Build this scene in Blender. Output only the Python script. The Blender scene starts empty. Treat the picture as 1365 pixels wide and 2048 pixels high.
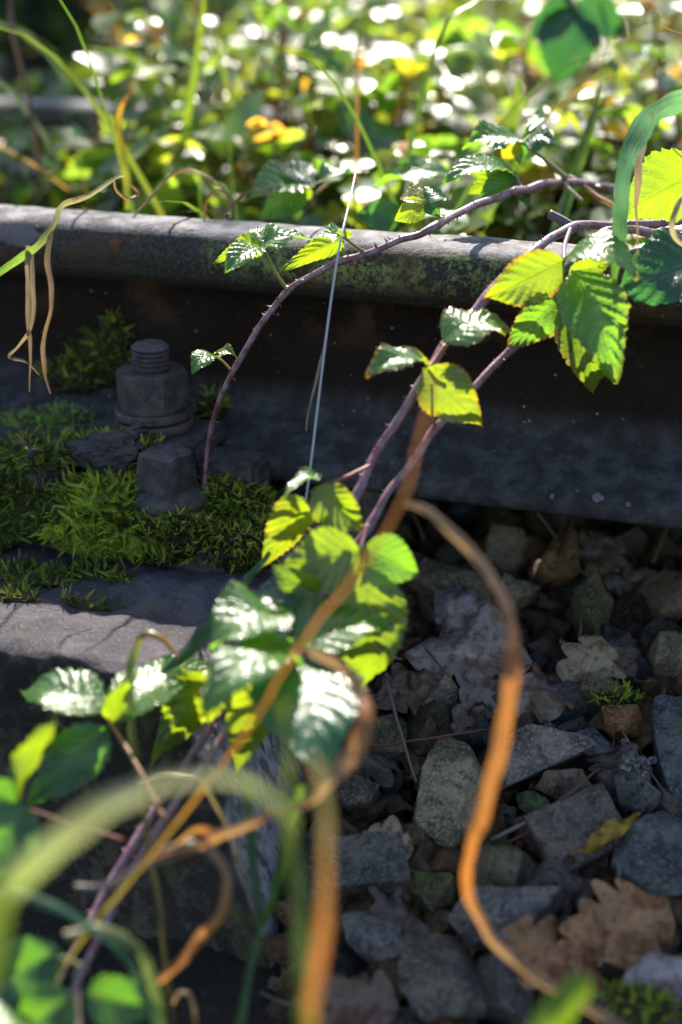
import bpy, bmesh, math, random
import numpy as np
from mathutils import Vector, Matrix, noise

random.seed(7)
RNG = np.random.default_rng(7)
S = bpy.context.scene
COL = S.collection

# ------------------------------------------------------------------ camera, sky, sun, exposure
PITCH, YAW, CZ, FPX = math.radians(23.3), math.radians(18.0), 0.33, 2844.0
cam_d = bpy.data.cameras.new("camera")
cam = bpy.data.objects.new("camera", cam_d)
COL.objects.link(cam)
cam.location = (0, 0, CZ)
cam.rotation_euler = (math.pi / 2 - PITCH, 0, YAW)
cam_d.sensor_fit = 'VERTICAL'
cam_d.sensor_height = 36.0
cam_d.lens = 50.0
cam_d.clip_start, cam_d.clip_end = 0.02, 500
cam_d.dof.use_dof = True
cam_d.dof.focus_distance = 0.815
cam_d.dof.aperture_fstop = 2.9
S.camera = cam

SUN_DIR = Vector((-0.28, 1.0, 0.95)).normalized()          # towards the sun
SUN_EL = math.asin(SUN_DIR.z)
SUN_AZ = math.atan2(SUN_DIR.x, SUN_DIR.y)
W = bpy.data.worlds.new("World")
S.world = W
W.use_nodes = True
wn = W.node_tree
wn.nodes.clear()
sky = wn.nodes.new('ShaderNodeTexSky')
sky.sky_type = 'NISHITA'
sky.sun_disc = False
sky.sun_elevation = SUN_EL
sky.sun_rotation = SUN_AZ
bg = wn.nodes.new('ShaderNodeBackground')
bg.inputs['Strength'].default_value = 0.115
wo = wn.nodes.new('ShaderNodeOutputWorld')
wn.links.new(sky.outputs[0], bg.inputs[0])
wn.links.new(bg.outputs[0], wo.inputs[0])

sun_d = bpy.data.lights.new("sun", 'SUN')
sun_d.energy = 5.0
sun_d.angle = math.radians(0.5)
sun_d.color = (1.0, 0.93, 0.82)
sun = bpy.data.objects.new("sun", sun_d)
COL.objects.link(sun)
sun.location = (1, 8, 8)
sun.rotation_euler = SUN_DIR.to_track_quat('Z', 'Y').to_euler()

S.view_settings.view_transform = 'Standard'
S.view_settings.look = 'None'
S.view_settings.gamma = 1
S.view_settings.exposure = 1.5
S.view_settings.use_curve_mapping = False
S.render.engine = 'CYCLES'
S.cycles.use_denoising = True
S.cycles.max_bounces = 8
S.cycles.transmission_bounces = 8
S.cycles.transparent_max_bounces = 8
S.cycles.sample_clamp_indirect = 6.0
S.cycles.caustics_reflective = False
S.cycles.caustics_refractive = False

# ------------------------------------------------------------------ camera geometry: a photo pixel and a distance give a point
cF = np.array([-math.sin(YAW) * math.cos(PITCH), math.cos(YAW) * math.cos(PITCH), -math.sin(PITCH)])
cR = np.array([math.cos(YAW), math.sin(YAW), 0.0])
cU = np.cross(cR, cF)
C0 = np.array([0, 0, CZ])


def ray(x, y):
    return cF + cR * (x - 682.5) / FPX + cU * (1024 - y) / FPX


def P(x, y, d):
    return C0 + ray(x, y) * d


def onz(x, y, z):
    r = ray(x, y)
    return C0 + r * ((z - CZ) / r[2])


def ony(x, y, Y):
    r = ray(x, y)
    return C0 + r * (Y / r[1])


def zb(Y):
    """height of the ballast surface"""
    return -0.085 - max(0.0, 0.86 - Y) * 0.27 if Y < 0.9 else -0.085 + min(0.05, (Y - 0.9) * 0.4)


def onb(x, y, dz=0.0):
    r = ray(x, y)
    t = 0.7
    for _ in range(40):
        p = C0 + r * t
        t += (p[2] - (zb(p[1]) + dz)) / abs(r[2]) * 0.7
    return C0 + r * t


# ------------------------------------------------------------------ node helpers
def new_mat(name):
    m = bpy.data.materials.new(name)
    m.use_nodes = True
    nt = m.node_tree
    nt.nodes.clear()
    out = nt.nodes.new('ShaderNodeOutputMaterial')
    return m, nt, out


class NT:
    def __init__(self, nt):
        self.nt = nt

    def n(self, t, **kw):
        nd = self.nt.nodes.new(t)
        for k, v in kw.items():
            setattr(nd, k, v)
        return nd

    def setin(self, sock, v):
        if isinstance(v, bpy.types.NodeSocket):
            self.nt.links.new(v, sock)
        else:
            sock.default_value = v

    def math(self, op, a, b=0.0, c=0.0, clamp=False):
        nd = self.n('ShaderNodeMath', operation=op, use_clamp=clamp)
        self.setin(nd.inputs[0], a); self.setin(nd.inputs[1], b); self.setin(nd.inputs[2], c)
        return nd.outputs[0]

    def mix(self, f, a, b, mode='MIX'):
        nd = self.n('ShaderNodeMix', data_type='RGBA', blend_type=mode)
        self.setin(nd.inputs[0], f)
        self.setin(nd.inputs[6], a if isinstance(a, bpy.types.NodeSocket) else (*a, 1))
        self.setin(nd.inputs[7], b if isinstance(b, bpy.types.NodeSocket) else (*b, 1))
        return nd.outputs[2]

    def noise(self, scale, detail=4, rough=0.55, vec=None, dist=0.0):
        nd = self.n('ShaderNodeTexNoise')
        nd.inputs['Scale'].default_value = scale
        nd.inputs['Detail'].default_value = detail
        nd.inputs['Roughness'].default_value = rough
        nd.inputs['Distortion'].default_value = dist
        if vec is not None:
            self.nt.links.new(vec, nd.inputs['Vector'])
        return nd.outputs['Fac']

    def voro(self, scale, vec=None, out='Distance', feature='F1'):
        nd = self.n('ShaderNodeTexVoronoi', feature=feature)
        nd.inputs['Scale'].default_value = scale
        if vec is not None:
            self.nt.links.new(vec, nd.inputs['Vector'])
        return nd.outputs[out]

    def ramp(self, f, lo, hi):
        nd = self.n('ShaderNodeMapRange')
        nd.interpolation_type = 'SMOOTHSTEP'
        self.setin(nd.inputs[0], f)
        nd.inputs[1].default_value = lo; nd.inputs[2].default_value = hi
        return nd.outputs[0]

    def bump(self, h, strength=0.5, dist=0.001, nrm=None):
        nd = self.n('ShaderNodeBump')
        nd.inputs['Strength'].default_value = strength
        nd.inputs['Distance'].default_value = dist
        self.setin(nd.inputs['Height'], h)
        if nrm is not None:
            self.nt.links.new(nrm, nd.inputs['Normal'])
        return nd.outputs[0]

    def principled(self, col, rough=0.6, spec=0.5, nrm=None, metal=0.0):
        nd = self.n('ShaderNodeBsdfPrincipled')
        self.setin(nd.inputs['Base Color'], col if isinstance(col, bpy.types.NodeSocket) else (*col, 1))
        self.setin(nd.inputs['Roughness'], rough)
        self.setin(nd.inputs['Specular IOR Level'], spec)
        nd.inputs['Metallic'].default_value = metal
        if nrm is not None:
            self.nt.links.new(nrm, nd.inputs['Normal'])
        return nd

    def objvec(self):
        return self.n('ShaderNodeTexCoord').outputs['Object']

    def attr(self, name):
        return self.n('ShaderNodeAttribute', attribute_name=name).outputs['Color']

    def objcol(self):
        return self.n('ShaderNodeObjectInfo').outputs['Color']


def leaf_material(name, veins=True, trans=0.48, rough=0.25, spec=0.85, tmul=(4.3, 4.0, 0.9), nveins=8.0, bump=0.55, fine=620.0):
    m, nt, out = new_mat(name)
    t = NT(nt)
    col = t.attr('col')
    ov = t.objvec()
    n1 = t.noise(120, 4, 0.6, ov)
    if name == 'grass_blade':
        uvg = t.n('ShaderNodeUVMap', uv_map='UVMap').outputs[0]
        mp = t.n('ShaderNodeMapping'); nt.links.new(uvg, mp.inputs[0]); mp.inputs['Scale'].default_value = (6, 26, 1)
        st = t.noise(1.0, 3, 0.6, mp.outputs[0])
        col = t.mix(t.ramp(st, 0.42, 0.66), col, t.mix(1.0, col, (0.45, 0.38, 0.32), 'MULTIPLY'))
        col = t.mix(t.math('MULTIPLY', t.ramp(t.noise(95, 3, 0.6, ov), 0.6, 0.7), 0.6), col, (0.10, 0.05, 0.03))
    elif name == 'dead_leaf':
        col = t.mix(t.ramp(t.noise(55, 4, 0.65, ov), 0.42, 0.62), col, t.mix(1.0, col, (0.62, 0.45, 0.36), 'MULTIPLY'))
        col = t.mix(t.math('MULTIPLY', t.ramp(t.noise(230, 4, 0.7, ov), 0.54, 0.64), 0.7), col, t.mix(1.0, col, (0.4, 0.28, 0.2), 'MULTIPLY'))
    elif name == 'bramble_leaf':
        col = t.mix(t.math('MULTIPLY', t.ramp(t.noise(210, 2, 0.5, ov), 0.68, 0.74), 0.7), col, (0.09, 0.045, 0.02))
        col = t.mix(t.math('MULTIPLY', t.ramp(t.noise(38, 3, 0.6, ov), 0.5, 0.75), 0.45), col, t.mix(1.0, col, (1.5, 1.0, 0.7), 'MULTIPLY'))
    col = t.mix(t.math('MULTIPLY', n1, 0.55), col, t.mix(1.0, col, (0.45, 0.6, 0.5), 'MULTIPLY'))
    nrm = None
    if veins:
        uv = t.n('ShaderNodeUVMap', uv_map='UVMap').outputs[0]
        sp = t.n('ShaderNodeSeparateXYZ')
        nt.links.new(uv, sp.inputs[0])
        u, v = sp.outputs[0], sp.outputs[1]
        av = t.math('ABSOLUTE', t.math('SUBTRACT', t.math('MULTIPLY', v, 2.0), 1.0))
        u0 = t.math('SUBTRACT', u, t.math('MULTIPLY', av, 0.26))
        s = t.math('ABSOLUTE', t.math('SINE', t.math('MULTIPLY', u0, math.pi * nveins)))
        vein = t.math('SUBTRACT', 1.0, t.ramp(s, 0.05, 0.24))
        rib = t.math('SUBTRACT', 1.0, t.ramp(av, 0.015, 0.06))
        vm = t.math('MAXIMUM', t.math('MULTIPLY', vein, 0.55), rib)
        small = t.voro(260, ov, feature='DISTANCE_TO_EDGE')
        sm = t.math('SUBTRACT', 1.0, t.ramp(small, 0.0, 0.12))
        vm = t.math('MAXIMUM', vm, t.math('MULTIPLY', sm, 0.22))
        bw = t.mix(1.0, col, (1.7, 1.45, 1.5), 'MULTIPLY')
        col2 = t.mix(t.math('MULTIPLY', vm, 0.6), col, bw)
        h = t.math('ADD', t.math('MULTIPLY', vm, -0.8), t.math('ADD', t.noise(fine, 2, 0.6, ov), t.math('MULTIPLY', t.ramp(small, 0.0, 0.25), 0.22)))
        nrm = t.bump(h, bump, 0.0006)
        tc = t.mix(t.math('MULTIPLY', vm, 0.5), col, t.mix(1.0, col, (0.6, 0.6, 0.6), 'MULTIPLY'))
    else:
        col2 = col
        tc = col
        nrm = t.bump(t.noise(fine, 2, 0.6, ov), bump, 0.0006)
    tcol = t.mix(1.0, tc, tmul, 'MULTIPLY')
    p = t.principled(col2, rough, spec, nrm)
    tr = t.n('ShaderNodeBsdfTranslucent')
    nt.links.new(tcol, tr.inputs[0])
    if nrm is not None:
        nt.links.new(nrm, tr.inputs[1])
    mx = t.n('ShaderNodeMixShader')
    mx.inputs[0].default_value = trans
    nt.links.new(p.outputs[0], mx.inputs[1])
    nt.links.new(tr.outputs[0], mx.inputs[2])
    nt.links.new(mx.outputs[0], out.inputs[0])
    return m


M = {}
M['leaf'] = leaf_material('bramble_leaf')
M['far_leaf'] = leaf_material('undergrowth_leaf', veins=False, trans=0.48, rough=0.34, spec=1.0, tmul=(4.4, 4.1, 1.3), bump=0.35, fine=300.0)
M['dead_leaf'] = leaf_material('dead_leaf', trans=0.18, rough=0.5, spec=0.35, tmul=(1.6, 1.2, 0.7), nveins=7.0, bump=0.7, fine=700.0)
M['grass'] = leaf_material('grass_blade', veins=False, trans=0.5, rough=0.4, spec=0.5, tmul=(2.1, 1.9, 1.0), bump=0.25)
M['moss'] = leaf_material('moss', veins=False, trans=0.4, rough=0.55, spec=0.25, tmul=(1.6, 1.6, 0.6), bump=0.1)


def mat_cane():
    m, nt, out = new_mat('bramble_cane'); t = NT(nt)
    ov = t.objvec()
    c = t.mix(t.ramp(t.noise(160, 4, 0.6, ov), 0.35, 0.65), t.objcol(), (0.22, 0.145, 0.17))
    c = t.mix(t.ramp(t.noise(700, 3, 0.6, ov), 0.55, 0.75), c, (0.10, 0.035, 0.04))
    p = t.principled(c, 0.42, 0.5, t.bump(t.noise(500, 3, 0.6, ov), 0.4, 0.0006))
    nt.links.new(p.outputs[0], out.inputs[0]); return m


def mat_plain(name, col, rough=0.5, spec=0.5, var=0.4, scale=300, bump=0.4, dist=0.0005):
    m, nt, out = new_mat(name); t = NT(nt)
    ov = t.objvec()
    c = t.mix(t.math('MULTIPLY', t.noise(scale, 4, 0.6, ov), var * 2), col, tuple(x * 0.3 for x in col))
    p = t.principled(c, rough, spec, t.bump(t.noise(scale * 2, 3, 0.6, ov), bump, dist))
    nt.links.new(p.outputs[0], out.inputs[0]); return m


def mat_rail():
    m, nt, out = new_mat('old_rail_steel'); t = NT(nt)
    ov = t.objvec()
    sp = t.n('ShaderNodeSeparateXYZ'); nt.links.new(ov, sp.inputs[0])
    z = sp.outputs[2]
    big = t.noise(14, 5, 0.6, ov)
    fine = t.noise(420, 4, 0.65, ov)
    mid = t.noise(75, 5, 0.65, ov)
    c = t.mix(t.ramp(big, 0.35, 0.65), (0.013, 0.007, 0.0035), (0.017, 0.011, 0.007))  # web tone: near-black brown with the web's shade put into it
    c = t.mix(t.ramp(fine, 0.5, 0.72), c, (0.03, 0.02, 0.015))
    # weathered head: greyer, with lichen film on the side of the head
    head = t.ramp(z, 0.103, 0.110)
    c = t.mix(t.math('MULTIPLY', head, 0.75), c, t.mix(t.ramp(fine, 0.4, 0.7), (0.036, 0.034, 0.028), (0.088, 0.080, 0.064)))
    band = t.math('MULTIPLY', t.ramp(z, 0.113, 0.124), t.math('SUBTRACT', 1.0, t.ramp(z, 0.1375, 0.1425)))
    lich = t.math('MULTIPLY', t.ramp(t.math('ADD', t.math('MULTIPLY', mid, 0.7), t.math('MULTIPLY', fine, 0.35)), 0.46, 0.58), t.math('MULTIPLY', t.ramp(t.noise(260, 3, 0.7, ov), 0.38, 0.56), t.ramp(t.noise(9, 3, 0.5, ov), 0.40, 0.55)))
    c = t.mix(t.math('MULTIPLY', band, lich), c, (0.19, 0.22, 0.07))
    rs_ = t.ramp(t.noise(22, 6, 0.7, ov), 0.50, 0.64)
    c = t.mix(t.math('MULTIPLY', t.math('MULTIPLY', rs_, t.ramp(z, 0.06, 0.10)), 0.6), c, (0.085, 0.045, 0.025))
    # running surface
    top = t.math('MULTIPLY', t.ramp(z, 0.1385, 0.1430), t.ramp(t.noise(48, 5, 0.7, ov), 0.32, 0.5))
    c = t.mix(top, c, t.mix(t.ramp(mid, 0.35, 0.7), (0.095, 0.09, 0.092), (0.25, 0.235, 0.24)))
    # foot: bluish skylight painted in as mottled grey, plus pale specks
    foot = t.math('SUBTRACT', 1.0, t.ramp(z, 0.03, 0.05))
    c = t.mix(t.math('MULTIPLY', foot, 0.6), c, t.mix(t.ramp(mid, 0.4, 0.65), (0.042, 0.041, 0.044), (0.10, 0.096, 0.10)))
    sp2 = t.math('SUBTRACT', 1.0, t.ramp(t.voro(110, ov), 0.06, 0.13))
    c = t.mix(t.math('MULTIPLY', t.math('MULTIPLY', sp2, t.ramp(t.noise(40, 2, 0.5, ov), 0.52, 0.62)), 0.7), c, (0.24, 0.25, 0.22))
    h = t.math('ADD', t.math('MULTIPLY', mid, 1.0), t.math('MULTIPLY', fine, 0.6))
    p = t.principled(c, 0.72, 0.12, t.bump(h, 0.9, 0.0014))
    nt.links.new(p.outputs[0], out.inputs[0]); return m


def mat_concrete():
    m, nt, out = new_mat('weathered_sleeper'); t = NT(nt)
    ov = t.objvec()
    big = t.noise(16, 5, 0.6, ov); mid = t.noise(70, 6, 0.7, ov); fine = t.noise(600, 4, 0.7, ov)
    c = t.mix(t.ramp(big, 0.35, 0.65), (0.030, 0.026, 0.032), (0.10, 0.084, 0.10))
    c = t.mix(t.ramp(mid, 0.48, 0.68), c, (0.045, 0.038, 0.032))
    c = t.mix(t.math('MULTIPLY', t.ramp(fine, 0.52, 0.7), 0.7), c, (0.17, 0.155, 0.17))
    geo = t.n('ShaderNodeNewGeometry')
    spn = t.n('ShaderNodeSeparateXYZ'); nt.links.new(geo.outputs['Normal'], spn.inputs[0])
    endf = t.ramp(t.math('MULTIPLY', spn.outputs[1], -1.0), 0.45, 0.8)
    c = t.mix(t.math('MULTIPLY', endf, 0.9), c, t.mix(t.ramp(mid, 0.45, 0.62), (0.018, 0.014, 0.010), (0.075, 0.058, 0.042)))  # end face set darker and browner by its normal
    mps = t.n('ShaderNodeMapping'); nt.links.new(ov, mps.inputs[0]); mps.inputs['Scale'].default_value = (160, 160, 34)
    stk = t.noise(1.0, 4, 0.7, mps.outputs[0])
    sidef = t.ramp(spn.outputs[0], 0.5, 0.8)
    c = t.mix(t.math('MULTIPLY', sidef, 0.9), c, t.mix(t.ramp(stk, 0.38, 0.64), (0.32, 0.29, 0.31), (0.07, 0.062, 0.064)))  # side face: light on it put in as paler grey, with streaks
    gr = t.math('MULTIPLY', t.ramp(t.noise(30, 4, 0.6, ov), 0.58, 0.7), 0.5)
    c = t.mix(gr, c, (0.06, 0.075, 0.02))
    h = t.math('ADD', t.math('MULTIPLY', mid, 1.2), t.math('MULTIPLY', fine, 0.5))
    p = t.principled(c, 0.75, 0.22, t.bump(h, 1.0, 0.002))
    nt.links.new(p.outputs[0], out.inputs[0]); return m


def mat_stone():
    m, nt, out = new_mat('ballast_stone'); t = NT(nt)
    ov = t.objvec()
    oc = t.objcol()
    rnd = t.n('ShaderNodeObjectInfo').outputs['Random']
    va = t.n('ShaderNodeVectorMath', operation='ADD'); nt.links.new(ov, va.inputs[0])
    cb = t.n('ShaderNodeCombineXYZ'); nt.links.new(rnd, cb.inputs[0]); nt.links.new(va.outputs[0], cb.inputs[1])
    sc = t.n('ShaderNodeVectorMath', operation='SCALE'); nt.links.new(cb.outputs[0], sc.inputs[0]); sc.inputs[3].default_value = 0.0
    va2 = t.n('ShaderNodeVectorMath', operation='ADD'); nt.links.new(ov, va2.inputs[0])
    cb2 = t.n('ShaderNodeCombineXYZ'); nt.links.new(rnd, cb2.inputs[0]); nt.links.new(rnd, cb2.inputs[1])
    nt.links.new(cb2.outputs[0], va2.inputs[1])
    v = va2.outputs[0]
    big = t.noise(45, 4, 0.6, v); mid = t.noise(150, 6, 0.72, v); fine = t.noise(480, 4, 0.75, v)
    c = t.mix(t.ramp(big, 0.35, 0.65), t.mix(1.0, oc, (0.5, 0.5, 0.52), 'MULTIPLY'), t.mix(1.0, oc, (1.5, 1.35, 1.2), 'MULTIPLY'))
    c = t.mix(t.math('MULTIPLY', t.ramp(mid, 0.48, 0.62), 0.8), c, t.mix(1.0, oc, (0.30, 0.24, 0.2), 'MULTIPLY'))
    c = t.mix(t.math('MULTIPLY', t.ramp(fine, 0.50, 0.62), 0.75), c, t.mix(1.0, oc, (2.3, 2.1, 2.0), 'MULTIPLY'))
    c = t.mix(t.math('MULTIPLY', t.ramp(t.noise(28, 3, 0.6, v), 0.6, 0.7), 0.45), c, (0.07, 0.085, 0.02))
    h = t.math('ADD', mid, t.math('MULTIPLY', fine, 0.4))
    p = t.principled(c, 0.68, 0.22, t.bump(h, 0.9, 0.0016))
    nt.links.new(p.outputs[0], out.inputs[0]); return m


def mat_soil(name, a, b, c3):
    m, nt, out = new_mat(name); t = NT(nt)
    ov = t.objvec()
    n1 = t.noise(30, 6, 0.7, ov); n2 = t.noise(220, 5, 0.7, ov)
    c = t.mix(t.ramp(n1, 0.35, 0.65), a, b)
    c = t.mix(t.ramp(n2, 0.5, 0.7), c, c3)
    p = t.principled(c, 0.85, 0.25, t.bump(t.math('ADD', n2, n1), 0.9, 0.004))
    nt.links.new(p.outputs[0], out.inputs[0]); return m


def mat_steel():
    m, nt, out = new_mat('dark_bolt_steel'); t = NT(nt)
    ov = t.objvec()
    mid = t.noise(110, 5, 0.65, ov); fine = t.noise(700, 4, 0.65, ov)
    c = t.mix(t.ramp(mid, 0.4, 0.65), (0.034, 0.031, 0.033), (0.075, 0.067, 0.068))
    c = t.mix(t.math('MULTIPLY', t.ramp(fine, 0.55, 0.72), 0.7), c, (0.085, 0.072, 0.066))
    c = t.mix(t.math('MULTIPLY', t.ramp(t.noise(60, 6, 0.7, ov), 0.50, 0.64), 0.4), c, (0.13, 0.062, 0.034))
    p = t.principled(c, 0.55, 0.3, t.bump(t.math('ADD', mid, fine), 0.8, 0.0010))
    nt.links.new(p.outputs[0], out.inputs[0]); return m


M['cane'] = mat_cane()
M['thorn'] = mat_plain('red_thorn', (0.30, 0.03, 0.05), 0.4, 0.5, 0.3)
M['rail'] = mat_rail()
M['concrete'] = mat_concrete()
M['stone'] = mat_stone()
M['soil'] = mat_soil('ballast_soil', (0.012, 0.009, 0.007), (0.025, 0.018, 0.013), (0.04, 0.03, 0.024))
M['ground'] = mat_soil('woodland_soil', (0.03, 0.028, 0.012), (0.05, 0.045, 0.02), (0.08, 0.055, 0.03))
M['steel'] = mat_steel()
M['twig'] = mat_plain('dry_twig', (0.16, 0.13, 0.115), 0.6, 0.4, 0.3, 200)
M['twig_red'] = mat_plain('red_twig', (0.13, 0.05, 0.03), 0.5, 0.4, 0.3, 200)
M['straw'] = mat_plain('pale_stalk', (0.42, 0.40, 0.40), 0.4, 0.5, 0.2, 200)
M['bark'] = mat_plain('dark_bark', (0.035, 0.028, 0.022), 0.85, 0.2, 0.4, 30, 0.8, 0.01)
M['rust'] = mat_plain('rust_spot', (0.16, 0.07, 0.035), 0.8, 0.2, 0.3, 300)
M['pale_lilac'] = mat_plain('lilac_patch', (0.20, 0.17, 0.185), 0.8, 0.2, 0.35, 160, 0.8, 0.001)
M['mudball'] = mat_plain('dried_dung', (0.06, 0.05, 0.048), 0.7, 0.35, 0.4, 160, 0.9, 0.002)
m, nt, out = new_mat('bubble_film'); t_ = NT(nt)
g_ = t_.n('ShaderNodeBsdfGlass'); g_.inputs['IOR'].default_value = 1.33; g_.inputs['Roughness'].default_value = 0.0
nt.links.new(g_.outputs[0], out.inputs[0])
M['bubble'] = m


# ------------------------------------------------------------------ mesh helpers
class MB:
    def __init__(self):
        self.v, self.f, self.uv, self.c = [], [], [], []
        self.n = 0

    def add(self, v, f, uv=None, col=(0.5, 0.5, 0.5)):
        v = np.asarray(v, float)
        k = len(v)
        off = self.n
        self.v.append(v)
        self.f.extend([tuple(i + off for i in q) for q in f])
        self.uv.append(np.zeros((k, 2)) if uv is None else np.asarray(uv, float))
        c = np.asarray(col, float)
        self.c.append(np.tile(c, (k, 1)) if c.ndim == 1 else c)
        self.n += k

    def inst(self, tv, tf, tuv, mats, locs, cols):
        """many copies of a small template: mats (M,3,3), locs (M,3), cols (M,3)"""
        Mn, k = len(locs), len(tv)
        v = np.einsum('mij,kj->mki', mats, tv) + locs[:, None, :]
        off = self.n
        for a in range(Mn):
            o = off + a * k
            self.f.extend([tuple(i + o for i in q) for q in tf])
        self.v.append(v.reshape(-1, 3))
        self.uv.append(np.tile(tuv, (Mn, 1)))
        self.c.append(np.repeat(cols, k, axis=0))
        self.n += Mn * k

    def build(self, name, mat, parent=None, smooth=True, origin=None):
        v = np.concatenate(self.v)
        o = np.zeros(3) if origin is None else np.asarray(origin, float)
        me = bpy.data.meshes.new(name)
        me.from_pydata((v - o).tolist(), [], self.f)
        li = np.empty(len(me.loops), dtype=np.int32)
        me.loops.foreach_get('vertex_index', li)
        uvl = me.uv_layers.new(name='UVMap')
        uvl.data.foreach_set('uv', np.concatenate(self.uv)[li].astype(np.float32).ravel())
        ca = me.color_attributes.new('col', 'FLOAT_COLOR', 'POINT')
        c = np.concatenate(self.c)
        ca.data.foreach_set('color', np.concatenate([c, np.ones((len(c), 1))], axis=1).astype(np.float32).ravel())
        if smooth:
            me.polygons.foreach_set('use_smooth', [True] * len(me.polygons))
        me.materials.append(mat)
        ob = bpy.data.objects.new(name, me)
        COL.objects.link(ob)
        ob.location = o
        if parent is not None:
            setparent(ob, parent)
        return ob


def setparent(ob, parent):
    w = Vector(ob.location)
    ob.parent = parent
    pl = Vector((0, 0, 0)); q = parent
    while q is not None:
        pl += Vector(q.location); q = q.parent
    ob.location = w - pl


def tag(o, label, cat, group=None, kind=None):
    if label: o['label'] = label
    if cat: o['category'] = cat
    if group: o['group'] = group
    if kind: o['kind'] = kind
    return o


def empty(name, loc, label, cat, group=None):
    o = bpy.data.objects.new(name, None)
    COL.objects.link(o)
    o.location = Vector(loc)
    o.empty_display_size = 0.01
    return tag(o, label, cat, group)


def spline(pts, n):
    """Catmull-Rom through rows of any width, n samples per span"""
    p = np.asarray(pts, float)
    p = np.vstack([2 * p[0] - p[1], p, 2 * p[-1] - p[-2]])
    out = []
    for i in range(1, len(p) - 2):
        a, b, c, d = p[i - 1], p[i], p[i + 1], p[i + 2]
        for s in range(n):
            t = s / n
            out.append(0.5 * (2 * b + (c - a) * t + (2 * a - 5 * b + 4 * c - d) * t * t + (3 * b - a - 3 * c + d) * t ** 3))
    out.append(p[-2])
    return np.array(out)


def frames(path):
    T = np.gradient(path, axis=0)
    T /= np.linalg.norm(T, axis=1)[:, None] + 1e-12
    ref = np.array([0.3, 0.2, 1.0])
    N = []
    n = ref - T[0] * (ref @ T[0]); n /= np.linalg.norm(n)
    for t in T:
        n = n - t * (n @ t); n /= np.linalg.norm(n) + 1e-12
        N.append(n)
    N = np.array(N)
    return T, N, np.cross(T, N)


def tube(mb, path, rad, sides=8, col=(0.5, 0.5, 0.5), cap=True):
    path = np.asarray(path, float)
    k = len(path)
    rad = np.broadcast_to(np.asarray(rad, float), (k,))
    T, N, B = frames(path)
    a = np.linspace(0, 2 * math.pi, sides, endpoint=False)
    v = path[:, None, :] + rad[:, None, None] * (np.cos(a)[None, :, None] * N[:, None, :] + np.sin(a)[None, :, None] * B[:, None, :])
    f = []
    for i in range(k - 1):
        for j in range(sides):
            f.append((i * sides + j, i * sides + (j + 1) % sides, (i + 1) * sides + (j + 1) % sides, (i + 1) * sides + j))
    if cap:
        f.append(tuple(range(sides - 1, -1, -1)))
        f.append(tuple((k - 1) * sides + j for j in range(sides)))
    c = np.asarray(col, float)
    if c.ndim == 2:
        c = np.repeat(c, sides, axis=0)
    uv = np.stack([np.repeat(np.linspace(0, 1, k), sides), np.tile(np.linspace(0, 1, sides), k)], axis=1)
    mb.add(v.reshape(-1, 3), f, uv, c)


def px_path(pts, n=10):
    return spline([P(*p[:3]) for p in pts], n)


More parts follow.
